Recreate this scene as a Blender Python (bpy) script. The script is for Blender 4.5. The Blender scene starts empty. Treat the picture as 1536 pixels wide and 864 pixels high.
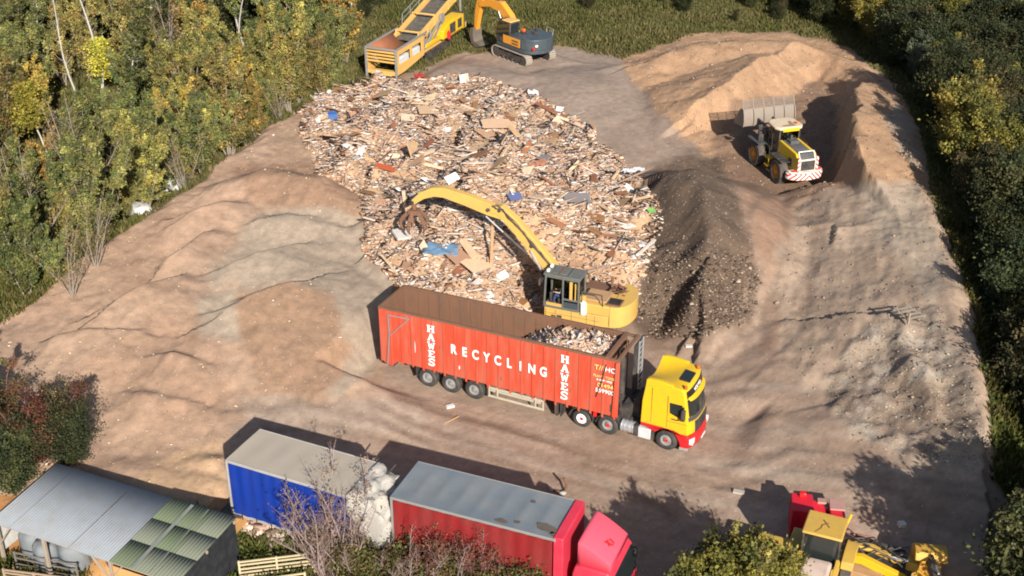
import bpy, math, random
import numpy as np
from mathutils import Vector, Matrix
random.seed(7); RS=np.random.RandomState(11)
sc=bpy.context.scene; COL=sc.collection
PI=math.pi
# ------------------------------------------------------------------ camera maths
F=1901.; PIT=.492; HC=34.5
fw=np.array([0,math.cos(PIT),-math.sin(PIT)]); RR=np.array([1.,0,0]); UU=np.array([0,math.sin(PIT),math.cos(PIT)])
def proj(P):
    d=np.asarray(P,float)-np.array([0,0,HC]); z=d@fw
    return np.stack([768+F*(d@RR)/z,432-F*(d@UU)/z],-1)
def at(px,py,z=0):
    d=fw*F+RR*(px-768)+UU*(432-py); return np.array([0,0,HC])+d*(z-HC)/d[2]
cam=bpy.data.cameras.new('camera'); camo=bpy.data.objects.new('camera',cam); COL.objects.link(camo)
camo.location=(0,0,HC); camo.rotation_euler=(PI/2-PIT,0,0); cam.sensor_width=36; cam.lens=36*F/1536
cam.clip_start=1; cam.clip_end=6000; sc.camera=camo
# ------------------------------------------------------------------ light
SUNEL=math.radians(28.0); sx,sy=.27,-.963
sv=Vector((sx*math.cos(SUNEL),sy*math.cos(SUNEL),math.sin(SUNEL)))
sl=bpy.data.lights.new('sun','SUN'); so=bpy.data.objects.new('sun',sl); COL.objects.link(so)
sl.energy=5.0; sl.angle=math.radians(.53); sl.color=(1,.93,.83); so.rotation_euler=sv.to_track_quat('Z','Y').to_euler()
w=bpy.data.worlds.new('World'); sc.world=w; w.use_nodes=True; nt=w.node_tree
sk=nt.nodes.new('ShaderNodeTexSky'); sk.sky_type='NISHITA'; sk.sun_disc=False; sk.sun_elevation=SUNEL; sk.sun_rotation=math.atan2(sx,sy)
sk.air_density=1; sk.dust_density=1.5
bg=nt.nodes['Background']; bg.inputs[1].default_value=.066; nt.links.new(sk.outputs[0],bg.inputs[0])
sc.view_settings.view_transform='Standard'; sc.view_settings.look='None'; sc.view_settings.exposure=.73; sc.view_settings.gamma=1; sc.cycles.filter_width=1.9
# ------------------------------------------------------------------ materials
def lin(c): 
    c=np.asarray(c,float)/255.; return np.where(c<=.04045,c/12.92,((c+.055)/1.055)**2.4)
def newmat(name):
    m=bpy.data.materials.new(name); m.use_nodes=True; return m,m.node_tree,m.node_tree.nodes['Principled BSDF']
MATS={}
def paint(name,c,rough=.5,metal=0,dirt=.35,dcol=(.19,.14,.10),scale=2.2,bump=.15,spec=.4,streak=0.):
    """a painted / rusty / plain solid with blotchy dirt"""
    if name in MATS: return MATS[name]
    m,n,b=newmat(name); L=n.links
    tc=n.nodes.new('ShaderNodeTexCoord'); no=n.nodes.new('ShaderNodeTexNoise'); no.inputs['Scale'].default_value=scale; no.inputs['Detail'].default_value=7; no.inputs['Roughness'].default_value=.65
    mpp=n.nodes.new('ShaderNodeMapping'); mpp.inputs['Scale'].default_value=(1,1,1-streak); L.new(tc.outputs['Object'],mpp.inputs['Vector']); L.new(mpp.outputs[0],no.inputs['Vector'])
    r=n.nodes.new('ShaderNodeValToRGB'); r.color_ramp.elements[0].position=.42; r.color_ramp.elements[1].position=.78
    L.new(no.outputs[0],r.inputs[0])
    mu=n.nodes.new('ShaderNodeMath'); mu.operation='MULTIPLY'; mu.inputs[1].default_value=dirt; L.new(r.outputs[0],mu.inputs[0])
    mx=n.nodes.new('ShaderNodeMix'); mx.data_type='RGBA'; L.new(mu.outputs[0],mx.inputs[0]); mx.inputs[6].default_value=(*c,1); mx.inputs[7].default_value=(*dcol,1)
    L.new(mx.outputs[2],b.inputs['Base Color']); b.inputs['Roughness'].default_value=rough; b.inputs['Metallic'].default_value=metal
    b.inputs['Specular IOR Level'].default_value=spec
    if bump:
        n2=n.nodes.new('ShaderNodeTexNoise'); n2.inputs['Scale'].default_value=9; n2.inputs['Detail'].default_value=4; L.new(tc.outputs['Object'],n2.inputs['Vector'])
        bp=n.nodes.new('ShaderNodeBump'); bp.inputs['Strength'].default_value=bump; bp.inputs['Distance'].default_value=.02; L.new(n2.outputs[0],bp.inputs['Height']); L.new(bp.outputs[0],b.inputs['Normal'])
    MATS[name]=m; return m
def vcol_mat(name,rough=.9,nscale=3.,namp=.35,bumps=((6,.05,.6),),rand=0,trans=0,spec=.2,speck=None):
    """colour from the mesh's 'Col' attribute, broken up by noise; bumps=(scale, distance, strength)"""
    m,n,b=newmat(name); L=n.links
    at_=n.nodes.new('ShaderNodeAttribute'); at_.attribute_name='Col'
    tc=n.nodes.new('ShaderNodeTexCoord')
    no=n.nodes.new('ShaderNodeTexNoise'); no.inputs['Scale'].default_value=nscale; no.inputs['Detail'].default_value=8; no.inputs['Roughness'].default_value=.7; L.new(tc.outputs['Object'],no.inputs['Vector'])
    mr=n.nodes.new('ShaderNodeMapRange'); mr.inputs[1].default_value=.25; mr.inputs[2].default_value=.75; mr.inputs[3].default_value=1-namp; mr.inputs[4].default_value=1+namp; L.new(no.outputs[0],mr.inputs[0])
    fac=mr.outputs[0]
    if rand:
        oi=n.nodes.new('ShaderNodeObjectInfo'); m2=n.nodes.new('ShaderNodeMapRange'); m2.inputs[3].default_value=1-rand; m2.inputs[4].default_value=1+rand; L.new(oi.outputs['Random'],m2.inputs[0])
        mm=n.nodes.new('ShaderNodeMath'); mm.operation='MULTIPLY'; L.new(fac,mm.inputs[0]); L.new(m2.outputs[0],mm.inputs[1]); fac=mm.outputs[0]
    vm=n.nodes.new('ShaderNodeVectorMath'); vm.operation='SCALE'; L.new(at_.outputs['Color'],vm.inputs[0]); L.new(fac,vm.inputs['Scale'])
    col=vm.outputs[0]
    if rand:
        hs=n.nodes.new('ShaderNodeHueSaturation'); m3=n.nodes.new('ShaderNodeMapRange'); m3.inputs[3].default_value=.485; m3.inputs[4].default_value=.515
        mth=n.nodes.new('ShaderNodeMath'); mth.operation='FRACT'; mt2=n.nodes.new('ShaderNodeMath'); mt2.operation='MULTIPLY'; mt2.inputs[1].default_value=7.3; L.new(oi.outputs['Random'],mt2.inputs[0]); L.new(mt2.outputs[0],mth.inputs[0]); L.new(mth.outputs[0],m3.inputs[0])
        L.new(m3.outputs[0],hs.inputs['Hue']); L.new(col,hs.inputs['Color']); col=hs.outputs[0]
    if speck:
        for (sscale,thr,scol) in speck:
            vo=n.nodes.new('ShaderNodeTexVoronoi'); vo.inputs['Scale'].default_value=sscale; L.new(tc.outputs['Object'],vo.inputs['Vector'])
            wn=n.nodes.new('ShaderNodeTexWhiteNoise'); L.new(vo.outputs['Position'],wn.inputs['Vector'])
            g1=n.nodes.new('ShaderNodeMath'); g1.operation='GREATER_THAN'; g1.inputs[1].default_value=thr; L.new(wn.outputs['Value'],g1.inputs[0])
            g2=n.nodes.new('ShaderNodeMath'); g2.operation='LESS_THAN'; g2.inputs[1].default_value=.33; L.new(vo.outputs['Distance'],g2.inputs[0])
            g3=n.nodes.new('ShaderNodeMath'); g3.operation='MULTIPLY'; L.new(g1.outputs[0],g3.inputs[0]); L.new(g2.outputs[0],g3.inputs[1])
            mx=n.nodes.new('ShaderNodeMix'); mx.data_type='RGBA'; L.new(g3.outputs[0],mx.inputs[0]); L.new(col,mx.inputs[6]); mx.inputs[7].default_value=(*scol,1); col=mx.outputs[2]
    L.new(col,b.inputs['Base Color']); b.inputs['Roughness'].default_value=rough; b.inputs['Specular IOR Level'].default_value=spec
    prev=None
    for (bs,bd,bst) in bumps:
        n2=n.nodes.new('ShaderNodeTexNoise'); n2.inputs['Scale'].default_value=bs; n2.inputs['Detail'].default_value=8; n2.inputs['Roughness'].default_value=.7; L.new(tc.outputs['Object'],n2.inputs['Vector'])
        bp=n.nodes.new('ShaderNodeBump'); bp.inputs['Strength'].default_value=bst; bp.inputs['Distance'].default_value=bd; L.new(n2.outputs[0],bp.inputs['Height'])
        if prev: L.new(prev.outputs[0],bp.inputs['Normal'])
        prev=bp
    if prev: L.new(prev.outputs[0],b.inputs['Normal'])
    if trans:
        tr=n.nodes.new('ShaderNodeBsdfTranslucent'); L.new(col,tr.inputs[0]); ms=n.nodes.new('ShaderNodeMixShader'); ms.inputs[0].default_value=trans
        L.new(b.outputs[0],ms.inputs[1]); L.new(tr.outputs[0],ms.inputs[2]); L.new(ms.outputs[0],n.nodes['Material Output'].inputs[0])
    return m
def glassmat():
    m,n,b=newmat('tinted_glass'); b.inputs['Base Color'].default_value=(.015,.02,.02,1); b.inputs['Roughness'].default_value=.06; b.inputs['Specular IOR Level'].default_value=.7; return m
GLASS=glassmat()
def clearglass():
    m,n,b=newmat('clear_glass'); L=n.links
    tr=n.nodes.new('ShaderNodeBsdfTransparent'); tr.inputs[0].default_value=(.62,.68,.64,1); g=n.nodes.new('ShaderNodeBsdfGlossy'); g.inputs['Roughness'].default_value=.04
    fr=n.nodes.new('ShaderNodeFresnel'); ms=n.nodes.new('ShaderNodeMixShader'); L.new(fr.outputs[0],ms.inputs[0]); L.new(tr.outputs[0],ms.inputs[1]); L.new(g.outputs[0],ms.inputs[2]); L.new(ms.outputs[0],n.nodes['Material Output'].inputs[0]); return m
CGLASS=clearglass()
# ------------------------------------------------------------------ mesh helpers
class MB:
    def __init__(s): s.v=[]; s.f=[]; s.m=[]
    def add(s,vs,fs,mi=0):
        o=len(s.v); s.v+=[tuple(map(float,p)) for p in vs]; s.f+=[tuple(i+o for i in f) for f in fs]; s.m+=[mi]*len(fs); return s
    def box(s,x0,x1,y0,y1,z0,z1,mi=0):
        vs=[(x,y,z) for x in (x0,x1) for y in (y0,y1) for z in (z0,z1)]
        return s.add(vs,[(0,1,3,2),(4,6,7,5),(0,4,5,1),(2,3,7,6),(0,2,6,4),(1,5,7,3)],mi)
    def hexa(s,b,t,mi=0):
        """4 bottom points ccw + 4 top points"""
        return s.add(list(b)+list(t),[(3,2,1,0),(4,5,6,7),(0,1,5,4),(1,2,6,5),(2,3,7,6),(3,0,4,7)],mi)
    def bar(s,p0,p1,w,h=None,mi=0,up=(0,0,1)):
        h=w if h is None else h; p0=Vector(p0); p1=Vector(p1); d=(p1-p0).normalized(); u=Vector(up)
        if abs(d.dot(u))>.98: u=Vector((1,0,0))
        r=d.cross(u).normalized(); u=r.cross(d)
        vs=[p+r*a*w/2+u*b*h/2 for p in (p0,p1) for a,b in ((-1,-1),(1,-1),(1,1),(-1,1))]
        return s.add(vs,[(3,2,1,0),(4,5,6,7),(0,1,5,4),(1,2,6,5),(2,3,7,6),(3,0,4,7)],mi)
    def cyl(s,p0,p1,r0,r1=None,n=14,mi=0,cap=True):
        r1=r0 if r1 is None else r1; p0=Vector(p0); p1=Vector(p1); d=(p1-p0).normalized(); u=Vector((0,0,1)) if abs(d.z)<.9 else Vector((1,0,0))
        a=d.cross(u).normalized(); b=a.cross(d)
        vs=[p+(a*math.cos(2*PI*i/n)+b*math.sin(2*PI*i/n))*r for p,r in ((p0,r0),(p1,r1)) for i in range(n)]
        fs=[(i,i+n,(i+1)%n+n,(i+1)%n) for i in range(n)]
        if cap: fs+=[tuple(range(n)),tuple(reversed(range(n,2*n)))]
        return s.add(vs,fs,mi)
    def tube(s,pts,r,n=6,mi=0):
        for i in range(len(pts)-1): s.cyl(pts[i],pts[i+1],r if not hasattr(r,'__len__') else r[i],None if not hasattr(r,'__len__') else r[i+1],n,mi,cap=(i in (0,len(pts)-2)))
        return s
    def prism(s,poly,a,b,plane='xz',mi=0):
        n=len(poly)
        def P(p,t): return (p[0],t,p[1]) if plane=='xz' else ((p[0],p[1],t) if plane=='xy' else (t,p[0],p[1]))
        vs=[P(p,a) for p in poly]+[P(p,b) for p in poly]
        fs=[(i,(i+1)%n,(i+1)%n+n,i+n) for i in range(n)]+[tuple(reversed(range(n))),tuple(range(n,2*n))]
        return s.add(vs,fs,mi)
    def lathe(s,prof,c,axis='y',n=28,mi=0,sgn=1):
        k=len(prof); vs=[]
        for i in range(n):
            t=2*PI*i/n
            for r,o in prof:
                if axis=='y': vs.append((c[0]+r*math.cos(t),c[1]+o*sgn,c[2]+r*math.sin(t)))
                elif axis=='z': vs.append((c[0]+r*math.cos(t),c[1]+r*math.sin(t),c[2]+o))
                else: vs.append((c[0]+o,c[1]+r*math.cos(t),c[2]+r*math.sin(t)))
        fs=[(i*k+j,((i+1)%n)*k+j,((i+1)%n)*k+j+1,i*k+j+1) for i in range(n) for j in range(k-1)]
        return s.add(vs,fs,mi)
    def mprism(s,poly,ys,dfm,mi=0):
        n=len(poly); k=len(ys); vs=[dfm(p[0],y,p[1]) for y in ys for p in poly]
        fs=[(j*n+i,j*n+(i+1)%n,(j+1)*n+(i+1)%n,(j+1)*n+i) for j in range(k-1) for i in range(n)]
        fs+=[tuple(reversed(range(n))),tuple(range((k-1)*n,k*n))]
        return s.add(vs,fs,mi)
    def sphere(s,c,r,n=10,mi=0):
        rx,ry,rz=r if hasattr(r,'__len__') else (r,r,r); vs=[];fs=[]
        for i in range(n+1):
            for j in range(n*2):
                a=PI*i/n; b=PI*j/n; vs.append((c[0]+rx*math.sin(a)*math.cos(b),c[1]+ry*math.sin(a)*math.sin(b),c[2]+rz*math.cos(a)))
        m=2*n
        for i in range(n):
            for j in range(m): fs.append((i*m+j,(i+1)*m+j,(i+1)*m+(j+1)%m,i*m+(j+1)%m))
        return s.add(vs,fs,mi)
    def build(s,name,mats,parent=None,bevel=0,seg=2,angle=35,rot=None):
        me=bpy.data.meshes.new(name); v=s.v
        if rot is not None: v=[tuple(rot@Vector(p)) for p in v]
        me.from_pydata(v,[],s.f); me.validate()
        if not isinstance(mats,(list,tuple)): mats=[mats]
        for m in mats: me.materials.append(m)
        if len(me.polygons)==len(s.m): me.polygons.foreach_set('material_index',s.m)
        import bmesh
        bm=bmesh.new(); bm.from_mesh(me); bmesh.ops.recalc_face_normals(bm,faces=bm.faces); bm.to_mesh(me); bm.free()
        me.polygons.foreach_set('use_smooth',[True]*len(me.polygons)); me.set_sharp_from_angle(angle=math.radians(angle))
        o=bpy.data.objects.new(name,me); COL.objects.link(o); o.parent=parent
        if bevel:
            b=o.modifiers.new('bevel','BEVEL'); b.width=bevel; b.segments=seg; b.limit_method='ANGLE'; b.angle_limit=math.radians(40); b.harden_normals=False
        return o
def mesh_np(name,V,Fq,mat,C=None,parent=None,smooth=False):
    V=np.asarray(V,np.float32); Fq=np.asarray(Fq,np.int32); k=Fq.shape[1]
    me=bpy.data.meshes.new(name); me.vertices.add(len(V)); me.vertices.foreach_set('co',V.ravel())
    me.loops.add(Fq.size); me.loops.foreach_set('vertex_index',Fq.ravel()); me.polygons.add(len(Fq))
    me.polygons.foreach_set('loop_start',np.arange(0,Fq.size,k,dtype=np.int32)); me.polygons.foreach_set('loop_total',np.full(len(Fq),k,np.int32))
    if smooth: me.polygons.foreach_set('use_smooth',np.ones(len(Fq),bool))
    me.update(calc_edges=True)
    if C is not None:
        a=me.color_attributes.new('Col','FLOAT_COLOR','POINT'); C4=np.ones((len(V),4),np.float32); C4[:,:3]=C; a.data.foreach_set('color',C4.ravel())
    me.materials.append(mat)
    o=bpy.data.objects.new(name,me); COL.objects.link(o); o.parent=parent; return o
def tag(o,label=None,cat=None,group=None,kind=None):
    if label: o['label']=label
    if cat: o['category']=cat
    if group: o['group']=group
    if kind: o['kind']=kind
    return o
def thing(name,loc,yaw=0,label=None,cat=None,group=None):
    o=bpy.data.objects.new(name,None); COL.objects.link(o); o.location=loc; o.rotation_euler=(0,0,yaw); o.empty_display_size=.3
    return tag(o,label,cat,group)
# ------------------------------------------------------------------ noise
def vnoise(X,Y,seed=0):
    xi=np.floor(X).astype(np.int64); yi=np.floor(Y).astype(np.int64); xf=X-xi; yf=Y-yi
    def h(a,b):
        n=(a*374761393+b*668265263+seed*974634777)&0xffffffff; n=((n^(n>>13))*1274126177)&0xffffffff; n=n^(n>>16); return (n&0xffffff)/float(0xffffff)
    u=xf*xf*xf*(xf*(xf*6-15)+10); v=yf*yf*yf*(yf*(yf*6-15)+10)
    return ((h(xi,yi)*(1-u)+h(xi+1,yi)*u)*(1-v)+(h(xi,yi+1)*(1-u)+h(xi+1,yi+1)*u)*v)*2-1
def fbm(X,Y,o=4,seed=0,g=.5):
    s=0;a=1;t=0
    for i in range(o):
        s=s+a*vnoise(X*2**i+17.3*i,Y*2**i-9.1*i,seed+i); t+=a; a*=g
    return s/t
def ridged(X,Y,o=4,seed=0):
    s=0;a=1;t=0
    for i in range(o):
        s=s+a*(1-2*np.abs(vnoise(X*2**i+7.3*i,Y*2**i-3.1*i,seed+i))); t+=a; a*=.5
    return s/t
def sdf(X,Y,poly):
    """signed distance, positive inside"""
    P=np.asarray(poly,float); d=np.full(X.shape,1e9); ins=np.zeros(X.shape,bool); n=len(P)
    for i in range(n):
        ax,ay=P[i]; bx,by=P[(i+1)%n]; ex,ey=bx-ax,by-ay
        t=np.clip(((X-ax)*ex+(Y-ay)*ey)/(ex*ex+ey*ey+1e-9),0,1); d=np.minimum(d,(X-ax-t*ex)**2+(Y-ay-t*ey)**2)
        c=((ay>Y)!=(by>Y)); 
        with np.errstate(divide='ignore',invalid='ignore'): xx=(bx-ax)*(Y-ay)/(by-ay+1e-12)+ax
        ins^=c&(X<xx)
    return np.where(ins,np.sqrt(d),-np.sqrt(d))
def sstep(x,a=0,b=1):
    t=np.clip((x-a)/(b-a),0,1); return t*t*(3-2*t)
# ------------------------------------------------------------------ terrain
gx=np.concatenate([-np.array([3000,1200,500,250,150,110,90,78,70,64]),np.arange(-60,60.01,.16),np.array([64,70,78,90,110,150,250,500,1200,3000])])
gy=np.concatenate([np.array([-800,-300,-120,-40,-10,5,15,22,27,31]),np.arange(34,134.01,.16),np.array([138,145,155,170,200,250,400,800,1500,4000])])
X,Y=np.meshgrid(gx,gy); NX,NY=len(gx),len(gy)
def wp(pts,h=None): return [tuple(at(p[0],p[1],p[2] if h is None else h)[:2]) for p in pts]
def smax(a,b,k=.35): return .5*(a+b+np.sqrt((a-b)**2+k*k))-k*.5*0
def ridge(pts,sL,sR,r=.8):
    best=np.full(X.shape,-50.)
    W=[at(*p) for p in pts]
    wx=X+.7*fbm(X*.25,Y*.25,3,5); wy=Y+.7*fbm(X*.25,Y*.25,3,9)
    for a,b in zip(W[:-1],W[1:]):
        ex,ey=b[0]-a[0],b[1]-a[1]; L=ex*ex+ey*ey+1e-9
        t=np.clip(((wx-a[0])*ex+(wy-a[1])*ey)/L,0,1); dx=wx-a[0]-t*ex; dy=wy-a[1]-t*ey
        d=np.sqrt(dx*dx+dy*dy+r*r)-r; side=(ex*dy-ey*dx)>0
        h=a[2]+(b[2]-a[2])*t-np.where(side,sL,sR)*d; best=np.maximum(best,h)
    return best
Z=np.zeros(X.shape)
WL=wp([(-900,800),(-200,560),(0,455),(129,365),(215,315),(292,262),(375,200),(478,140),(560,95),(560,-80),(-300,-200),(-1500,-200)],1.2)
Z+=1.3*sstep(sdf(X,Y,WL)/3.)
def up(pts,sL,sR,r=.8,k=.35):
    global Z; Z=smax(Z,ridge(pts,sL,sR,r),k)-0
# left bank
up([(-260,640,2.2),(-120,540,2.6),(0,487,2.6),(50,454,2.6),(129,383,2.8),(179,354,2.8),(217,327,2.9),(258,300,2.9),(292,279,2.9),(346,237,3.),(375,212,3.),(470,158,2.8)],1.2,.15,.5,.2)
up([(290,470,2.4),(335,461,2.9),(380,441,3.05),(430,423,3.0),(468,434,2.4),(500,470,1.5),(525,520,.9)],1.3,.26,.1,.04)
up([(150,470,2.6),(172,452,3.1),(210,428,3.25),(250,414,3.0)],1.2,.28,.1,.04)
up([(262,322,3.2),(285,316,3.45),(329,303,3.5),(350,300,3.1)],1.2,.3,.1,.04)
up([(250,392,2.9),(280,368,3.2),(308,346,3.2),(340,340,2.8)],1.0,.3,.1,.04)
up([(345,270,3.5),(400,254,3.9),(460,264,3.9),(508,290,3.3),(530,325,2.2)],.6,.45,.8,.15)
up([(395,330,3.0),(440,318,3.2),(500,335,2.7)],.7,.3,.3,.08)
up([(310,412,2.5),(350,392,2.95),(400,378,3.05),(450,366,2.7)],1.0,.25,.12,.05)
up([(470,320,2.7),(500,360,2.2),(520,390,1.4)],.3,.3,1.5)
up([(100,502,2.7),(150,496,2.9),(200,500,2.6),(235,498,2.2)],1.0,.3,.12,.05)
up([(220,540,2.0),(262,528,2.5),(310,540,2.1)],.8,.3,.15,.06)
up([(160,600,1.6),(230,585,2.1),(290,600,1.7)],.6,.3,.2,.08)
up([(-60,560,2.2),(90,600,1.7),(180,640,1.2)],.2,.2,1.5)
up([(0,600,2.0),(60,650,1.8),(140,700,1.5),(240,715,1.3)],.3,.3,1.)
up([(275,690,1.1),(310,685,1.3),(328,700,1.1)],.5,.6,.4,.1)
up([(200,560,1.6),(300,560,1.5),(420,520,1.4),(480,520,1.1)],.2,.16,1.5)
# wood waste
up([(520,165,2.6),(600,165,3.0),(700,172,3.2),(780,190,3.0),(850,215,2.6)],.6,.3,1.)
up([(520,210,3.0),(640,240,3.6),(740,255,4.0),(850,285,3.5),(930,330,2.5)],.4,.36,1.5)
up([(590,375,2.3),(650,355,3.0),(740,350,3.2),(850,365,3.0),(920,390,2.2)],.3,.5,1.3)
up([(500,250,2.9),(525,222,4.2),(555,196,4.3),(585,168,3.4)],1.3,.4,.15,.05)
up([(655,262,3.6),(690,243,5.3),(725,222,5.3),(765,200,3.9)],1.4,.4,.12,.05)
up([(670,296,3.8),(700,275,5.2),(745,258,5.4),(800,240,4.2)],1.4,.45,.12,.05)
up([(545,350,1.8),(560,322,3.4),(600,318,3.8),(640,330,3.2)],1.4,.6,.12,.05)
up([(620,150,3.1),(660,146,3.4),(700,160,3.0)],1.1,.4,.12,.05)
up([(830,240,3.4),(870,250,3.8),(910,290,3.0)],1.0,.4,.2,.05)
# grey ramp at the back
up([(690,105,1.0),(800,115,1.4),(890,125,1.9),(960,175,1.6),(1010,220,1.)],.2,.14,1.5)
# horseshoe of wood chip
up([(925,100,1.6),(1000,78,2.8),(1060,63,3.3),(1180,60,3.5),(1265,88,3.8),(1325,145,3.9),(1358,215,3.6),(1378,290,3.2)],.6,.3,.8)
up([(1262,120,4.6),(1270,160,5.3),(1266,205,5.1),(1254,245,3.9),(1248,285,2.0)],.30,.9,.5,.1)
up([(1018,178,1.8),(1060,146,2.9),(1122,106,3.8),(1160,84,4.1)],.3,1.3,.15,.05)
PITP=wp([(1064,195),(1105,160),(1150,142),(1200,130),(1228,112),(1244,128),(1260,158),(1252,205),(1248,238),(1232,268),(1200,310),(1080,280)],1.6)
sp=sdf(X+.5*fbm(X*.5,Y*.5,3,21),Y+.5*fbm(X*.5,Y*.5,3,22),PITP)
Z=np.minimum(Z,.5+.24*np.clip(Y-83,0,30)*sstep(18.5-X,-3,4)+.06*np.clip(Y-83,0,30)+(.40+3.0*sstep(X+.35*(Y-80),18,21.5)*(1-.93*sstep(Y,86,91.5)))*np.clip(-sp,0,50))
# dark soil heap
up([(955,280,2.0),(985,266,3.7),(1008,258,4.7),(1038,256,5.1),(1058,280,5.0),(1068,318,4.6),(1066,362,3.9),(1058,420,2.9),(1040,480,1.3)],.55,1.0,.35,.1)
up([(972,352,1.2),(1000,318,3.2),(1035,296,4.0)],.35,1.4,.12,.05)
up([(962,315,1.4),(990,290,3.3),(1015,272,4.0)],.35,1.4,.12,.05)
up([(968,400,1.2),(985,378,2.5),(1020,368,3.0),(1060,392,2.9),(1098,432,2.2),(1090,475,1.0)],.7,.6,.4,.1)
# right bank
up([(1378,285,3.6),(1410,360,3.7),(1435,440,3.8)],1.1,.27,.3)
up([(1435,440,3.8),(1462,550,3.5),(1476,640,3.0),(1468,700,1.8)],1.1,.36,.3)
up([(1228,566,.5),(1262,530,1.3),(1295,503,2.1),(1318,480,2.9),(1345,468,3.5),(1362,466,3.7)],1.4,.32,.1,.04)
up([(1352,505,3.4),(1374,545,3.5),(1386,590,3.0),(1378,630,2.0)],.5,1.5,.1,.04)
up([(1280,620,1.3),(1340,600,2.2),(1420,600,2.5)],.35,.3,.6)
up([(1330,345,2.2),(1352,330,2.9),(1366,318,3.2)],1.2,.4,.1,.04)
up([(1290,370,1.6),(1318,335,2.4),(1335,320,2.6)],1.2,.4,.1,.04)
up([(1345,400,2.6),(1368,370,3.4),(1385,350,3.4)],1.2,.4,.1,.04)
ZS=Z-.12
# soft masks in pixels of the surface (fixed to the ground from here on)
def pix(): 
    q=proj(np.stack([X,Y,Z],-1).reshape(-1,3)); PX=q[:,0].reshape(X.shape); PY=q[:,1].reshape(X.shape)
    bad=(Y<30); return np.where(bad,-9999,PX),np.where(bad,2000,PY)
Z=ZS
PX,PY=pix()
WX=14*fbm(X*.45,Y*.45,4,31); WY=9*fbm(X*.45,Y*.45,4,37)
def msk(poly,fe=8,warp=1): return sstep(sdf(PX+WX*warp,PY+WY*warp,poly)/fe,-.5,.5)
BANK=[(-500,900),(-500,600),(0,485),(130,380),(215,326),(292,276),(375,210),(478,148),(466,200),(480,250),(548,292),(552,340),(592,420),(570,450),(575,545),(540,590),(470,605),(350,640),(335,700),(345,760),(130,700),(0,760)]
WASTE=[(455,168),(485,145),(520,128),(600,118),(700,120),(790,138),(860,180),(925,240),(985,300),(992,335),(965,390),(950,440),(940,480),(600,440),(585,415),(548,372),(546,292),(470,250),(462,200)]
SOIL=[(952,290),(985,248),(1035,226),(1078,236),(1100,280),(1122,330),(1132,420),(1118,480),(1050,508),(965,495),(945,450),(985,330)]
CHIP=[(925,88),(1000,66),(1060,50),(1180,46),(1275,70),(1345,130),(1380,200),(1390,290),(1300,275),(1190,300),(1080,250),(1010,190),(960,130)]
RUB=[(1230,560),(1290,500),(1340,462),(1400,455),(1455,560),(1480,640),(1480,700),(1440,715),(1300,665),(1240,610)]
RBANK=[(1200,300),(1300,275),(1385,285),(1430,370),(1460,480),(1490,640),(1480,710),(1300,670),(1180,560),(1150,420)]
YARD=[(-400,900),(-400,620),(0,487),(50,454),(129,383),(217,327),(292,279),(375,212),(478,148),(560,118),(640,98),(700,80),(760,92),(840,68),(930,90),(1000,66),(1060,50),(1180,46),(1275,70),(1345,130),(1385,210),(1395,300),(1430,370),(1460,480),(1490,640),(1485,720),(1560,800),(1560,900),(600,900),(480,860),(430,800),(350,790),(340,760),(0,820)]
mY=msk(YARD,6,.5); mB=msk(BANK); mW=msk(WASTE,10); mS=msk(SOIL,22); mC=msk(CHIP); mR=msk(RUB,12); mRB=msk(RBANK,20)
# roughness
Z=Z+mY*(.05*fbm(X*.5,Y*.5,5,41)+.05*fbm(X*.16,Y*.16,2,42))
Z=Z+mB*(.11*fbm(X*.2,Y*.2,3,43)+.05*fbm(X*1.1,Y*1.1,3,143)+.045*ridged(X*1.1-Y*.3,Y*.5,3,145)+.045*ridged(X*.35+Y*.25,Y*.3-X*.2,5,44)*sstep(PY,850,300))
Z=Z+mW*(.7*fbm(X*.3,Y*.3,4,45)+.6*ridged(X*.26,Y*.36,4,46)+.2*fbm(X*1.4,Y*1.4,2,47))
Z=Z+mS*(.12*fbm(X*.6,Y*.6,4,48)+.08*ridged(X*.4+Y*.3,Y*.25,3,68)+(.07*ridged(X*.6,Y*.45,3,49))*sstep(PY,330,420))
Z=Z+mC*(.10*fbm(X*.6,Y*.6,4,50)+.10*ridged(X*.5+Y*.1,Y*.3,4,56)+.06*fbm(X*1.3,Y*1.3,3,144))
Z=Z+mR*(.22*fbm(X*.8,Y*.8,5,51)+.20*ridged(X*.7,Y*.7,4,52))
Z=Z+mRB*(.12*fbm(X*.5,Y*.5,4,53)+.16*ridged(X*.6-Y*.12,Y*.18,4,54))
out=1-mY; Z=Z+out*(.15*fbm(X*.3,Y*.3,4,55))
FAR=sstep(np.maximum(np.abs(X)-58,np.maximum(Y-132,33-Y)),0,60); Z=Z*(1-FAR)+FAR*.8*0
# level pads under the machines
def pad(cx,cy,yaw,lx,ly,z,fe=1.5):
    global Z
    c,s=math.cos(yaw),math.sin(yaw); u=(X-cx)*c+(Y-cy)*s; v=-(X-cx)*s+(Y-cy)*c
    d=np.maximum(np.abs(u)-lx/2,np.abs(v)-ly/2); t=1-sstep(d/fe); Z=Z*(1-t)+t*(z+.02*fbm(X*.8,Y*.8,2,61))
AY=-.447; AO=np.array([-6.65,54.96]); cA,sA=math.cos(AY),math.sin(AY)
AC=AO+np.array([-sA,cA])*1.3                       # lorry centre line, rear end
pad(AC[0]+cA*8.3,AC[1]+sA*8.3,AY,18.5,4.2,0,1.6)
def rowpad(px1,py1,z1,px2,py2,z2,w,z): pass
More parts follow.
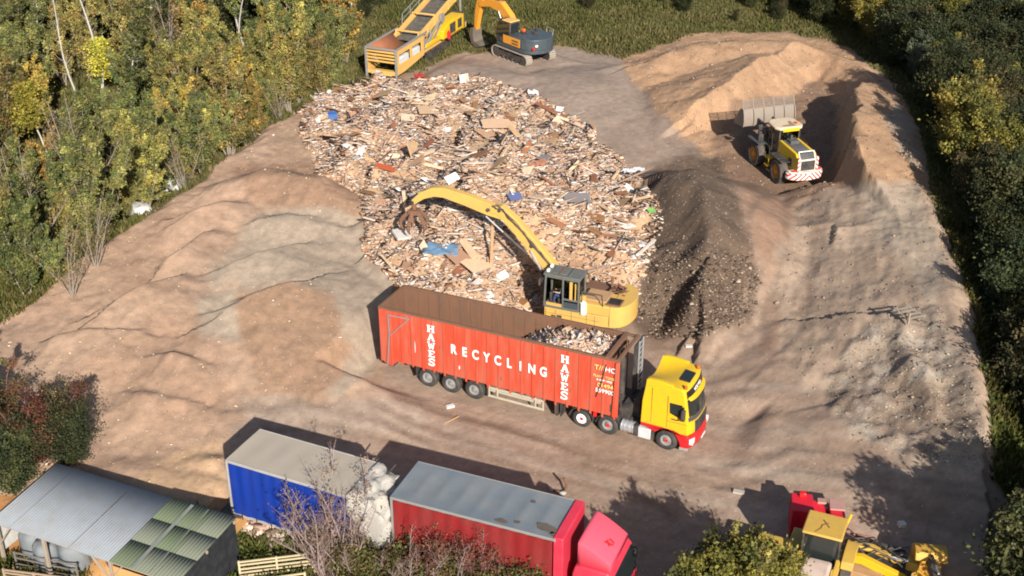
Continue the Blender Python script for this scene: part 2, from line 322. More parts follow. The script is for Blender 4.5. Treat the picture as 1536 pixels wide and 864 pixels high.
# machine positions ------------------------------------------------
E1Y=math.radians(158); E1=at(880,466,1.0)[:2]
LY=math.radians(107); _w=at(1165,258,1.35); L1=np.array([_w[0]+math.sin(LY)*1.25,_w[1]-math.cos(LY)*1.25])   # rear axle centre
S1Y=math.radians(67); S1=at(577,120,.1)[:2]
E2Y=math.radians(129); E2=at(785,86,.6)[:2]
BY=-.43; BO=np.array([-11.7,42.4])      # blue trailer: near rear roof corner
RY=-.385; RO=np.array([1.9,37.0])       # red lorry: near front roof corner
SHY=math.radians(-24); SHO=np.array([-20.95,40.35])  # shed: front left roof corner
pad(*E1,E1Y,7.5,4.5,.05,2.0)
pad(L1[0]+math.cos(LY)*1.6,L1[1]+math.sin(LY)*1.6,LY,7,3.4,.55,1.5)
pad(*E2,E2Y,6,4.5,.55,2.)
pad(S1[0]+math.cos(S1Y)*6,S1[1]+math.sin(S1Y)*6,S1Y,15,4,.1,2.)
pad(BO[0]+math.cos(BY)*3.3-math.sin(BY)*1.2,BO[1]+math.sin(BY)*3.3+math.cos(BY)*1.2,BY,8,3.4,0,1.)
pad(RO[0]-math.cos(RY)*2-math.sin(RY)*1.2,RO[1]-math.sin(RY)*2+math.cos(RY)*1.2,RY,12,4,0,1.5)
pad(SHO[0]+math.cos(SHY)*4.4-math.sin(SHY)*2,SHO[1]+math.sin(SHY)*4.4+math.cos(SHY)*2,SHY,9.3,4.6,0,.8)
Z+=0.0
# wheel ruts
PX,PY=pix()
def track(pts,wd):
    d=np.full(X.shape,1e9)
    P=wp(pts,0)
    wx=X+.15*fbm(X*.5,Y*.5,2,71); wy=Y+.15*fbm(X*.5,Y*.5,2,72)
    for a,b in zip(P[:-1],P[1:]):
        ex,ey=b[0]-a[0],b[1]-a[1]; t=np.clip(((wx-a[0])*ex+(wy-a[1])*ey)/(ex*ex+ey*ey),0,1); d=np.minimum(d,(wx-a[0]-t*ex)**2+(wy-a[1]-t*ey)**2)
    return np.exp(-d/(wd*wd))
RUT=np.zeros(X.shape)
for pts,wd in [([(1060,700),(1180,690),(1300,720),(1420,780)],.35),([(1080,730),(1190,715),(1290,745),(1400,810)],.35),([(1050,600),(1150,600),(1270,640),(1400,730)],.4),([(1060,580),(1170,575),(1290,612),(1430,700)],.35),([(1050,560),(1140,520),(1170,430),(1170,330)],.3),([(1110,600),(1190,540),(1220,430),(1215,330)],.3),
               ([(560,620),(700,660),(860,700),(1000,760),(1060,860)],.4),([(600,610),(760,640),(900,690),(1060,740),(1150,860)],.35),([(980,740),(1060,760),(1120,820)],.5),([(340,650),(450,630),(560,640),(640,660)],.35),([(400,668),(500,652),(600,668)],.3),
               ([(1140,330),(1110,430),(1120,520),(1060,560)],.25),([(1250,600),(1330,655),(1420,720)],.3),([(1210,620),(1300,680),(1380,745)],.3),([(880,690),(980,720),(1080,790)],.5)]:
    RUT=np.maximum(RUT,track(pts,wd))
Z-=.06*RUT*mY
CR=np.zeros(X.shape)
for pts in ([(505,250),(520,228),(545,205),(569,179)],[(686,248),(700,232),(728,216),(757,200)],[(684,250),(680,270),(690,288),(704,290)],[(700,288),(745,262),(790,244),(815,236)],[(560,300),(580,288),(625,290)],[(548,335),(560,310)],[(640,158),(668,150)]):
    CR=np.maximum(CR,track(pts,.42))
Z-=1.25*CR*mW
# ---- albedo
K=.74
def C(r,g,b): return lin((r,g,b))*K
COLR=np.zeros(X.shape+(3,))
def lay(m,c,jit=None):
    global COLR; m=m[...,None]; COLR=COLR*(1-m)+m*np.asarray(c)
n1=sstep(fbm(X*.18,Y*.18,5,81),-.25,.35); n2=sstep(fbm(X*.4,Y*.4,5,82),-.2,.4); n3=sstep(fbm(X*1.3,Y*1.3,4,83),0,.5)
COLR[:]=C(98,98,56); lay(n1*.7,C(118,110,68)); lay(n2*.5,C(82,88,46))
lay(mY,C(176,148,130)); lay(mY*n1*.55,C(158,130,113)); lay(mY*n2*.35,C(180,158,143))
lay(mB,C(184,151,129)); lay(mB*n1*.6,C(174,140,117)); lay(mB*n2*.35,C(194,163,140)); lay(mB*n3*.25,C(162,130,110))
lay(msk([(375,330),(440,300),(520,310),(600,400),(590,450),(560,560),(500,600),(450,560),(400,520),(300,500),(300,455),(360,425),(320,440),(310,405),(350,370)],26),C(174,154,137))
lay(msk([(300,455),(375,440),(420,500),(390,520),(330,500)],16)*.8,C(182,162,144))
lay(msk([(360,440),(430,422),(490,440),(530,520),(510,570),(470,592),(400,590),(360,520)],18),C(168,135,112))
lay(msk([(350,600),(470,600),(640,600),(640,640),(520,650),(380,640)],14)*.7,C(176,157,143))
lay(msk([(350,250),(440,240),(545,290),(548,330),(480,310),(400,310)],14)*.9,C(164,130,108))
lay(msk([(470,195),(440,190),(400,215),(430,245),(480,250)],12),C(176,146,124))
lay(msk([(240,690),(330,660),(345,770),(200,720)],14)*.7,C(205,168,134))
lay(msk([(880,190),(870,85),(800,70),(930,80),(1050,160),(1090,225),(1000,240),(950,270)],25),C(160,138,124))
lay(msk([(640,100),(760,92),(860,75),(930,90),(960,170),(900,215),(800,150),(640,125)],12),C(170,148,134))
lay(msk([(1100,280),(1230,300),(1260,420),(1220,520),(1150,520),(1150,400)],30)*.8,C(166,130,108))
lay(mC,C(184,147,118)); lay(mC*n2*.4,C(172,134,106))
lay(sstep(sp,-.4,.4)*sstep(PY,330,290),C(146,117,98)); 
lay(msk([(1340,150),(1370,190),(1385,260),(1350,230),(1325,180)],10)*.8,C(178,158,142))
lay(mRB,C(182,157,138)); lay(mRB*n1*.5,C(170,143,123)); lay(msk([(1290,270),(1370,280),(1420,380),(1400,460),(1300,330)],14)*.7,C(188,168,150))
lay(mR,C(166,146,130)); lay(mR*n3*.6,C(186,174,162))
lay(msk([(1300,600),(1450,560),(1480,690),(1380,690)],18)*.7,C(164,144,126))
lay(mW,C(196,160,130)); lay(mW*n2*.6,C(150,120,98)); 
lay(mS,C(112,93,80)); lay(mS*n2*.5,C(104,86,74)); lay(mS*sstep(PY,360,430)*n3*.35,C(126,108,92))
lay(msk([(945,440),(985,480),(1080,500),(1060,540),(960,520)],14)*.6,C(138,114,98))
lay(RUT*mY*(.45+.35*n2),C(136,112,97)); lay(RUT*mY*n3*.4,C(186,164,150))
lay(msk([(350,790),(470,790),(480,880),(340,880)],8),C(90,110,52)); lay(msk([(360,765),(430,780),(420,830),(385,820)],6)*.9,C(190,160,140))
lay(msk([(-50,835),(45,835),(30,880),(-50,880)],6),C(90,110,52)); lay(msk([(-40,740),(150,740),(340,790),(340,850),(300,900),(60,900),(-40,800)],4),C(178,128,82))
lay(msk([(430,810),(560,760),(620,780),(1060,900),(430,900)],14),C(92,84,52))
uu=X*cA+Y*sA; vv=-X*sA+Y*cA
fl=msk([(560,600),(700,600),(960,690),(1060,640),(1120,540),(1300,640),(1480,720),(1500,800),(1150,880),(800,720),(560,660)],30)
sm=fbm(uu*.09,vv*1.6,4,171); sm2=fbm(uu*.2,vv*4.,3,172)
lay(fl*sstep(sm,.05,.5)*.55,C(186,166,150)); lay(fl*sstep(-sm,.05,.5)*.5,C(140,118,103)); lay(fl*sstep(sm2,.15,.6)*.35,C(192,172,156)); lay(fl*sstep(-sm2,.15,.6)*.3,C(136,115,101))
Z=Z+.025*fl*sm2
fn=fbm(X*2.2,Y*2.2,3,173)[...,None]; COLR=COLR*(1+.16*fn*mY[...,None])
COLR=COLR*(1-(1-np.array([.965,1.0,.985]))*mY[...,None])
def sampler(A):
    def f(x,y):
        i=np.clip(np.searchsorted(gx,x)-1,0,NX-2); j=np.clip(np.searchsorted(gy,y)-1,0,NY-2)
        u=(x-gx[i])/(gx[i+1]-gx[i]); v=(y-gy[j])/(gy[j+1]-gy[j])
        return A[j,i]*(1-u)*(1-v)+A[j,i+1]*u*(1-v)+A[j+1,i]*(1-u)*v+A[j+1,i+1]*u*v
    return f
hf=sampler(Z); mYf=sampler(mY)
def gnd(px,py):
    z=0.
    for _ in range(40):
        P=at(px,py,z); z+=.5*(float(hf(P[0],P[1]))-z)
    P=at(px,py,z); return np.array([P[0],P[1],float(hf(P[0],P[1]))])
# ---- one surface split by what it is
RID=np.zeros(X.shape,int)
for k,m in ((1,mB),(2,mRB),(3,mC),(4,mR),(5,mS),(6,mW)): RID[m>.5]=k
RID[mY<.3]=0
fr=RID[:-1,:-1]; idx=np.arange(NX*NY).reshape(NY,NX)
quads=np.stack([idx[:-1,:-1],idx[:-1,1:],idx[1:,1:],idx[1:,:-1]],-1).reshape(-1,4); fr=fr.reshape(-1)
V=np.stack([X,Y,Z],-1).reshape(-1,3)
dzx=np.gradient(Z,gx,axis=1); dzy=np.gradient(Z,gy,axis=0); N=np.stack([-dzx,-dzy,np.ones_like(Z)],-1); N/=np.linalg.norm(N,axis=-1,keepdims=True); N=N.reshape(-1,3)
CC=COLR.reshape(-1,3)
SPK=((9.,.975,tuple(lin((215,195,175))*.62)),(14.,.97,tuple(lin((130,106,88))*.6)))
soil=vcol_mat('earth',.95,2.2,.24,((1.1,.12,.4),(6.,.035,.6),(25,.01,.5)),speck=SPK)
chipm=vcol_mat('chips',.95,6.,.20,((1.6,.12,.5),(9.,.04,.7)),speck=((16.,.9,tuple(lin((225,185,140))*.62)),(12.,.93,tuple(lin((120,86,60))*.5))))
rubm=vcol_mat('rubble',.95,4.,.28,((3.,.12,.6),(11.,.05,.8)),speck=((10.,.88,tuple(lin((210,200,188))*.62)),(11.,.9,tuple(lin((110,98,84))*.5))))
names={0:('ground',soil),1:('earth_bank',soil),2:('sand_bank',soil),3:('woodchip_heap',chipm),4:('rubble_heap',rubm),5:('soil_heap',rubm),6:('waste_bed',chipm)}
TERR={}
for k,(nm,mt) in names.items():
    q=quads[fr==k]; 
    if k==0: pass
    u,inv=np.unique(q.ravel(),return_inverse=True)
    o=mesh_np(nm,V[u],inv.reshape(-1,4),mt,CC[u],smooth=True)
    o.data.normals_split_custom_set_from_vertices([tuple(n) for n in N[u]])
    o['kind']='structure'; TERR[nm]=o
print('terrain done')
# ================================================================== vehicles
YEL=paint('yellow_paint',(.64,.40,.012),.38,dirt=.2); RED=paint('red_paint',(.50,.013,.018),.35,dirt=.15)
DK=paint('dark_steel',(.03,.03,.032),.6,dirt=.6); BLK=paint('black_rubber',(.03,.03,.03),.8,dirt=.75,dcol=(.13,.11,.09)); GREY=paint('grey_steel',(.22,.22,.22),.5,dirt=.4)
ORG=paint('orange_red_paint',(.48,.058,.027),.6,dirt=.8,dcol=(.36,.15,.10),scale=3.0,streak=.85); RUST=paint('rusty_steel',(.17,.085,.05),.8,dirt=.85,dcol=(.10,.065,.048),scale=1.6,bump=.5,streak=.6)
WHT=paint('white_paint',(.78,.78,.76),.5,dirt=.15); SILV=paint('silver_metal',(.55,.56,.58),.35,metal=.6,dirt=.3); BEI=paint('dusty_beige_metal',(.42,.38,.30),.6,dirt=.4)
AMB=paint('amber_lens',(.75,.12,.02),.25,dirt=0); LRED=paint('red_lens',(.55,.02,.02),.25,dirt=0); LAMP=paint('headlamp_lens',(.75,.75,.72),.1,dirt=0)
EXY=paint('dusty_yellow_paint',(.56,.35,.085),.5,dirt=.65,dcol=(.40,.26,.12),scale=1.6); EXO=paint('orange_paint',(.64,.27,.03),.42,dirt=.4,dcol=(.40,.22,.08)); DBL=paint('dark_blue_grey_paint',(.045,.062,.075),.45,dirt=.4,dcol=(.12,.11,.1))
PYL=paint('pale_yellow_paint',(.60,.36,.10),.5,dirt=.6,dcol=(.46,.28,.12),scale=1.6); TAN=paint('dusty_tan_panel',(.40,.24,.12),.7,dirt=.5); TIN=paint('weathered_roof_steel',(.11,.12,.115),.6,dirt=.6)
def wheel(parent,x,y,z,r,w,sgn,rim,hub=None,hubcol=None,tyre=BLK):
    """sgn -1: outer face towards -y"""
    m=MB(); h=w/2
    m.lathe([(r*.58,-h*.8),(r*.62,-h),(r*.88,-h*1.0),(r*.97,-h*.82),(r,-h*.5),(r,h*.5),(r*.97,h*.82),(r*.88,h),(r*.62,h),(r*.58,h*.8)],(0,0,0),sgn=1)
    n=36
    for i in range(n):   # tread blocks
        a=2*PI*i/n; 
        for s_ in (-1,1): m.bar((r*.985*math.cos(a),s_*h*.1,r*.985*math.sin(a)),(r*.985*math.cos(a+.06),s_*h*.85,r*.985*math.sin(a+.06)),r*.07,r*.05,up=(math.cos(a),0,math.sin(a)))
    t=m.build('wheel',tyre,parent); t.location=(x,y,z)
    m=MB(); m.lathe([(r*.60,h*.8),(r*.57,h*.8),(r*.54,h*.45),(r*.42,h*.30),(r*.26,h*.55),(r*.22,h*.9),(0.001,h*.92)],(0,0,0),sgn=sgn)
    for i in range(8): a=2*PI*i/8; m.cyl((r*.34*math.cos(a),sgn*h*.40,r*.34*math.sin(a)),(r*.34*math.cos(a),sgn*h*.52,r*.34*math.sin(a)),r*.03,n=6)
    rr_=m.build('rim',rim,t)
    if hub: m=MB(); m.cyl((0,sgn*h*.85,0),(0,sgn*h*1.02,0),r*.2,r*.16,n=14); m.build('hub_cap',hub,t)
    return t
# ---- lettering -----------------------------------------------------
SERIF={'H':[(0,0,.32,1),(.68,0,1,1),(.25,.42,.75,.58),(-.06,0,.40,.14),(.60,0,1.06,.14),(-.06,.86,.40,1),(.60,.86,1.06,1)],
 'E':[(.1,0,.42,1),(.0,0,1,.17),(.0,.83,1,1),(.3,.42,.75,.58),(.84,0,1,.32),(.84,.68,1,1)]}
def glyph(m,ch,x,z,w,h,y,mi=0,flip=1):
    """slab letter made of plates; (x,z) lower left"""
    e=[0]
    def rect(a,b,c,d):
        e[0]+=1; yo=y-.0012*e[0]
        m.box(x+a*w,x+c*w,yo-.006,yo,z+b*h,z+d*h,mi)
    def stroke(p,q,t=.2):
        e[0]+=1; yo=y-.0012*e[0]
        p=(x+p[0]*w,z+p[1]*h); q=(x+q[0]*w,z+q[1]*h); dx,dz=q[0]-p[0],q[1]-p[1]; L=math.hypot(dx,dz); nx,nz=-dz/L*t*w/2,dx/L*t*w/2
        m.prism([(p[0]-nx,p[1]-nz),(q[0]-nx,q[1]-nz),(q[0]+nx,q[1]+nz),(p[0]+nx,p[1]+nz)],yo-.006,yo,'xz',mi)
    if ch in SERIF:
        for r in SERIF[ch]: rect(*r)
    elif ch=='A':
        stroke((.12,.05),(.48,1),.22); stroke((.88,.05),(.52,1),.30); rect(.28,.3,.72,.43); rect(-.08,0,.36,.13); rect(.62,0,1.1,.13)
    elif ch=='W':
        stroke((.05,1),(.28,0),.22); stroke((.28,0),(.5,.8),.17); stroke((.5,.8),(.72,0),.22); stroke((.72,0),(.95,1),.17); rect(-.12,.87,.27,1); rect(.73,.87,1.12,1)
    elif ch=='S':
        P=[(.95,.82),(.75,.94),(.35,.95),(.12,.80),(.14,.62),(.4,.52),(.7,.45),(.9,.32),(.85,.14),(.6,.05),(.25,.06),(.05,.2)]
        for a,b in zip(P[:-1],P[1:]): stroke(a,b,.25)
        rect(.86,.68,1,1); rect(0,0,.14,.32)
def text_mesh(name,s,size,mat,parent,loc,rot,ext=.006,xs=1,spacing=1,align='CENTER',off=.012):
    cu=bpy.data.curves.new('t','FONT'); cu.body=s; cu.size=size; cu.extrude=ext; cu.align_x=align; cu.align_y='CENTER'; cu.space_character=spacing; cu.offset=off*size
    to=bpy.data.objects.new('t',cu); COL.objects.link(to); bpy.context.view_layer.update()
    me=bpy.data.meshes.new_from_object(to.evaluated_get(bpy.context.evaluated_depsgraph_get())); bpy.data.objects.remove(to); bpy.data.curves.remove(cu)
    me.name=name; me.materials.clear(); me.materials.append(mat)
    o=bpy.data.objects.new(name,me); COL.objects.link(o); o.parent=parent; o.location=loc; o.rotation_euler=rot; o.scale=(xs,1,1); return o
# ================================================================== articulated lorry
LZ=float(0)
art=thing('articulated_lorry',(AC[0],AC[1],LZ),AY,'yellow and red lorry with long orange-red open-top trailer half filled with waste wood','articulated lorry')
m=MB()
def topz(x): return 4.0+.23*x/12.8
W2=1.275
# walls: near, far (sloping top), rear, bulkhead
for s_ in (-1,1):
    y0,y1=(s_*W2,s_*(W2-.06)); ya,yb=min(y0,y1),max(y0,y1)
    xe=12.83 if s_<0 else 12.1
    poly=[(0.05,.95),(.35,.72),(.6,.72),(1.0,1.05),(xe,1.12),(xe,topz(xe)-.1),(0.05,topz(0)-.1)]
    m.prism(poly,ya,yb,'xz')
    for i in range(21 if s_<0 else 19):
        x=.62+i*.6
        z0=1.0-.05*(i%2) if x>1. else .74
        yo=s_*(W2+.035); m.hexa([(x,min(s_*W2,yo),z0),(x+.11,min(s_*W2,yo),z0-.03),(x+.11,max(s_*W2,yo),z0-.03),(x,max(s_*W2,yo),z0)],[(x,min(s_*W2,yo),topz(x)-.14),(x+.11,min(s_*W2,yo),topz(x)-.14),(x+.11,max(s_*W2,yo),topz(x)-.14),(x,max(s_*W2,yo),topz(x)-.14)])
m.box(-.0,.055,-W2,W2,.85,4.0-.1); m.box(12.05,12.1,-W2+.065,W2-.065,1.15,4.1)
tb=m.build('trailer_body',ORG,art,.008)
m=MB()   # rusty lining + floor
for s_ in (-1,1):
    a,b=sorted((s_*(W2-.062),s_*(W2-.10))); m.prism([(.06,1.2),(12.04,1.2),(12.04,topz(12.04)-.1),(.06,topz(0)-.1)],a,b,'xz')
    for i in range(20): x=.9+i*.6; a2,b2=sorted((s_*(W2-.10),s_*(W2-.125))); m.box(x,x+.06,a2,b2,1.25,3.9)
m.box(.058,.1,-W2+.11,W2-.11,1.2,3.88); m.box(12.0,12.045,-W2+.11,W2-.11,1.2,4.05); m.box(.1,12.0,-W2+.11,W2-.11,1.12,1.2)
m.box(12.102,12.14,-W2+.062,W2-.062,1.15,4.08); m.box(12.1,12.8,-W2+.062,-W2+.09,1.15,4.08); m.build('trailer_lining',RUST,art)  # first two plates darken the front gap, its shade put into the colour
m=MB()   # top rail
for s_ in (-1,1):
    a,b=sorted((s_*(W2+.03),s_*(W2-.13))); m.hexa([(0,a,3.9),(12.85,a,4.13),(12.85,b,4.13),(0,b,3.9)],[(0,a,4.0),(12.85,a,4.23),(12.85,b,4.23),(0,b,4.0)])
m.box(-.03,.13,-W2,W2,3.905,4.005); m.bar((12.2,-W2,4.2),(12.2,W2,4.2),.2,.16); m.bar((12.75,-W2,4.2),(12.75,W2,4.2),.14,.14)
m.bar((12.2,-W2+.1,4.19),(12.2,-W2+.1,1.4),.1); m.bar((12.2,W2-.1,4.19),(12.2,W2-.1,1.4),.1)
m.build('top_rail',RUST,art,.01)
m=MB()   # corner bracket and strut on the near rear panel
y=-W2-.06; B_=GREY
m.bar((.55,y,3.68),(1.8,y,3.74),.07,.05); m.bar((.58,y,3.68),(.6,y,2.5),.07,.05); m.bar((1.75,y,3.72),(.62,y,2.52),.06,.05); m.bar((.6,y-.03,2.5),(.42,y-.03,.8),.06,.05)
m.build('corner_bracket',GREY,art,.008)
m=MB(); m.bar((12.62,-W2-.03,1.15),(12.72,-W2-.03,4.1),.16,.1); m.box(12.55,12.83,-W2-.02,-W2+.02,1.12,1.4); m.build('front_post',ORG,art,.01)
m=MB(); m.box(12.45,12.72,-W2-.025,-W2-.012,1.35,1.75); m.build('access_hatch',DK,art)
m=MB()   # front end frame + ladder rack on the far side
m.box(12.15,12.8,-1.1,1.1,1.1,1.3); m.cyl((12.5,0,.9),(12.5,0,3.6),.17,n=14); m.cyl((12.5,0,3.5),(12.5,0,4.1),.12,n=12)
m.box(12.9,13.0,.35,1.35,1.5,4.15); 
m.bar((12.95,-1.2,1.2),(12.95,-1.2,2.4),.1); m.box(12.85,13.3,-.9,.9,1.0,1.5); m.box(13.35,13.65,-.5,.6,1.,1.9)
m.build('lifting_ram',DK,art,.01)
m=MB()
for yy in (.72,1.24): m.bar((13.05,yy,1.6),(13.05,yy,4.25),.06)
for i in range(9): m.bar((13.05,.72,1.8+i*.29),(13.05,1.24,1.8+i*.29),.05)
m.build('ladder',SILV,art)
m=MB()   # chassis
for yy in (-.45,.45): m.box(1.1,12.0,yy-.08,yy+.08,.80,1.1); m.box(9.6,16.0,yy-.07,yy+.07,.60,.82)
for x in (2.65,3.96,5.27,11.0,12.36,15.26): m.cyl((x,-1.0,.5),(x,1.0,.5),.08,n=8)
for x in (1.6,3.3,4.6,6.2,7.5,9.0,10.5): m.box(x,x+.1,-1.15,1.15,.88,1.05)
m.box(9.55,9.75,-1.1,-.9,.25,.95); m.box(9.55,9.75,.9,1.1,.25,.95); m.box(.5,.62,-1.1,1.1,.55,.78); m.box(2.0,2.04,-1.24,-.8,.4,1.05); m.box(5.95,6.0,-1.2,-.8,.35,.95); m.box(9.9,9.95,-1.24,-.7,.30,1.0)
m.build('chassis',DK,art)
for x in (2.65,3.96,5.27):
    for s_ in (-1,1): wheel(art,x,s_*1.06,.5,.51,.36,s_,GREY,GREY)
for x,r in ((11.0,.46),(12.36,.51)):
    for s_ in (-1,1): wheel(art,x,s_*1.04,r,r,.42 if x>12 else .33,s_,WHT if x<12 else GREY,LRED)
for s_ in (-1,1): wheel(art,15.26,s_*1.06,.51,.51,.33,s_,GREY,LRED)
for x in (11.0,12.36):   # mudguards
    for s_ in (-1,1):
        m=MB(); n=10
        for i in range(n):
            a=PI*.02+PI*.96*i/n; b=PI*.02+PI*.96*(i+1)/n; r=.60; R_=.635
            P=lambda t,rr: (x+rr*math.cos(t),.5+rr*math.sin(t))
            m.prism([P(a,r),P(a,R_),P(b,R_),P(b,r)],min(s_*.82,s_*1.27),max(s_*.82,s_*1.27),'xz')
        m.build('mudguard',DK,art,0)
m=MB(); m.box(11.62,11.78,-1.28,-1.2,.85,1.1); m.build('marker_lamp',LRED,art)
m=MB()   # side guard rails
for z in (.92,.45): m.bar((6.05,-1.24,z),(9.05,-1.24,z),.08,.11)
for x in (6.1,6.55,8.6,9.0): m.bar((x,-1.22,.42),(x,-1.22,1.02),.07,.07)
m.bar((6.1,-1.1,.68),(9.0,-1.1,.68),.05,.1)
m.build('side_guard',BEI,art,.008)
m=MB()
for z in (.92,.45): m.bar((6.05,1.24,z),(9.05,1.24,z),.08,.11)
for x in (6.1,9.0): m.bar((x,1.22,.42),(x,1.22,1.02),.07,.07)
m.build('side_guard',BEI,art,.008)
m=MB(); m.cyl((13.02,-1.0,.62),(13.6,-1.0,.62),.29,n=20)
for x in (13.02,13.2,13.42,13.6): m.cyl((x-.02,-1.0,.62),(x+.02,-1.0,.62),.305,n=20)
m.build('air_tank',SILV,art,.005)
m=MB(); m.box(13.63,13.84,-1.22,-.7,.34,.9); m.box(14.5,14.62,-1.2,-.7,.3,.8); m.build('step_box',DK,art,.01)
m=MB(); m.box(13.86,14.48,-1.24,-.7,.32,.88); m.build('battery_box',paint('pale_grey_plastic',(.50,.52,.54),.45,dirt=.3),art,.03)
# cab --------------------------------------------------------------
CY=1.23
prof=[(13.95,1.18),(13.98,2.4),(14.10,3.22),(14.6,3.26),(15.3,3.46),(15.95,3.42),(16.12,3.28),(16.3,2.75),(16.50,2.0),(16.58,1.35),(16.58,1.05),(15.95,1.05),(15.9,1.08),(15.5,1.16),(14.6,1.18)]
CYS=[-CY,-CY+.1,-.9,-.55,0,.55,.9,CY-.1,CY]
def cabd(x,y,z): t=max(0,min(1,(x-15.7)/.8)); return (x-.30*t*(abs(y)/CY)**3-.05*t,y*(1-.02*max(0,z-2)),z)
m=MB(); m.mprism(prof,CYS,cabd); cab=m.build('cab',YEL,art,.07,3,angle=50)
m=MB()   # air deflector: two raised cheeks and a dished plate between them
for s_ in (-1,1):
    ya,yb=sorted((s_*(CY-.02),s_*(CY-.22)))
    m.prism([(14.11,3.2),(14.14,3.56),(14.3,3.62),(14.8,3.60),(15.4,3.54),(15.4,3.4)],ya,yb,'xz')
n=10; ysl=[-CY+.2+i*(2*CY-.4)/n for i in range(n+1)]
vs=[];fs=[]
for x,zb,dip in ((14.13,3.60,.34),(14.55,3.60,.30),(15.0,3.58,.16),(15.42,3.52,.0)):
    for yy in ysl: vs.append((x,yy,zb-dip*math.cos(yy/(CY-.2)*PI/2)))
for i in range(3):
    for j in range(n): a=i*(n+1)+j; fs.append((a,a+1,a+n+2,a+n+1))
m.add(vs,fs); m.build('air_deflector',YEL,art,.02)
m=MB()   # red skirt and bumper
for s_ in (-1,1):
    ya,yb=sorted((s_*(CY+.004),s_*(CY-.1)))
    m.prism([(13.96,1.2),(14.7,1.19),(15.1,1.10),(15.65,1.08),(16.2,1.0),(16.24,.98),(16.24,.30),(15.95,.30),(15.86,.62),(15.66,.98),(15.3,1.14) ,(14.95,1.06),(14.72,.86),(14.62,.84),(14.3,.98),(13.96,1.04)],ya,yb,'xz')
m.mprism([(16.1,.28),(16.56,.28),(16.68,.45),(16.68,.78),(16.62,1.02),(16.1,1.04)],CYS,cabd); m.build('bumper',RED,art,.03)
m=MB(); m.prism([(16.135,3.3),(16.318,2.76),(16.52,2.02),(16.50,2.0),(16.28,2.76),(16.10,3.3)],-CY+.16,CY-.16,'xz'); 
def fx(z): # front face x at height z
    P=[(16.12,3.28),(16.3,2.75),(16.50,2.0),(16.58,1.35),(16.58,1.0)]
    for (xa,za),(xb,zb) in zip(P[:-1],P[1:]):
        if zb<=z<=za: return xa+(xb-xa)*(za-z)/(za-zb)
    return 16.58
def frontplate(nm,z0,z1,y0,y1,off,mat,t=.03,parent=None,bev=.006):
    parent=parent or cab
    k=5; q=10; poly=[]
    for i in range(k+1): z=z0+(z1-z0)*i/k; poly.append((fx(z)+off,z))
    for i in range(k,-1,-1): z=z0+(z1-z0)*i/k; poly.append((fx(z)+off-t,z))
    mm=MB(); mm.mprism(poly,[y0+(y1-y0)*j/q for j in range(q+1)],cabd); return mm.build(nm,mat,parent,bev)
frontplate('windscreen',2.02,2.86,-1.1,1.1,.025,GLASS)
frontplate('header_panel',2.9,3.26,-1.08,1.08,.03,paint('black_gloss',(.015,.015,.018),.2,dirt=.1))
frontplate('lower_panel',1.78,2.0,-1.15,1.15,.03,paint('dark_grey_plastic',(.05,.055,.065),.5,dirt=.3))
frontplate('grille',1.08,1.68,-.78,.78,.03,paint('dark_grey_plastic',(.05,.055,.065),.5,dirt=.3))
frontplate('trim_strip',1.71,1.75,-1.0,1.0,.036,YEL)
m=MB(); m.mprism([(16.26,2.98),(16.46,2.88),(16.46,2.83),(16.26,2.93)],[-1.05+i*.21 for i in range(11)],cabd); m.build('sun_visor',YEL,cab,.01)
text_mesh('sign_lettering','VOLVO',.24,WHT,cab,(fx(3.08)+.0,0.02,3.09),(math.radians(72),0,PI/2),xs=1.1)
for i in range(6): m=MB() if i==0 else m; m.mprism([(fx(1.15)+.0,1.13+i*.09),(fx(1.15)+.045,1.13+i*.09),(fx(1.15)+.045,1.16+i*.09),(fx(1.15),1.16+i*.09)],[-.74+j*.148 for j in range(11)],cabd)
m.build('grille_bars',DK,cab)
for s_ in (-1,1):
    m=MB(); ya,yb=sorted((s_*(CY+.008),s_*(CY-.02)))
    m.prism([(15.32,2.62),(15.92,2.62),(16.08,2.05),(16.02,1.84),(15.78,1.92),(15.35,2.08)],ya,yb,'xz'); m.build('side_window',GLASS,cab)
    m=MB(); y2=s_*(CY+.006); ya,yb=sorted((y2,s_*(CY-.01)))
    m.box(15.22,15.235,ya,yb,1.25,2.95); m.box(14.45,14.465,ya,yb,1.3,3.2); m.box(15.23,16.2,ya,yb,1.62,1.632); m.build('door_seam',DK,cab)
    m=MB(); m.bar((15.45,s_*(CY+.025),1.80),(15.75,s_*(CY+.025),1.78),.04,.05); m.build('door_handle',DK,cab,.01)
    m=MB(); m.box(15.95,16.13,min(s_*1.3,s_*1.5),max(s_*1.3,s_*1.5),1.95,2.5); m.bar((16.0,s_*1.2,2.55),(16.04,s_*1.42,2.5),.05); m.bar((16.0,s_*1.2,1.9),(16.04,s_*1.42,1.95),.05); m.build('wing_mirror',DK,art,.03)
    m=MB(); m.box(16.30,16.52,min(s_*.86,s_*1.19),max(s_*.86,s_*1.19),.58,.86); m.build('headlight',LAMP,art,.03)
    m=MB(); m.box(15.9,16.3,min(s_*(CY+.01),s_*1.0),max(s_*(CY+.01),s_*1.0),.22,.36); m.build('cab_step',SILV,art,.01)
    m=MB(); m.cyl((15.98,s_*.98-.1,3.46),(15.98,s_*.98-.1,3.62),.08,.06,n=12) if s_<0 else m.cyl((15.92,.85,3.46),(15.92,.85,3.62),.08,.06,n=12); m.build('beacon',AMB,cab,.01)
m=MB(); m.hexa([(15.45,-.45,3.42),(15.95,-.45,3.38),(15.95,.45,3.38),(15.45,.45,3.42)],[(15.45,-.45,3.54),(15.95,-.45,3.475),(15.95,.45,3.475),(15.45,.45,3.54)]); m.build('roof_hatch',GLASS,cab,.02)
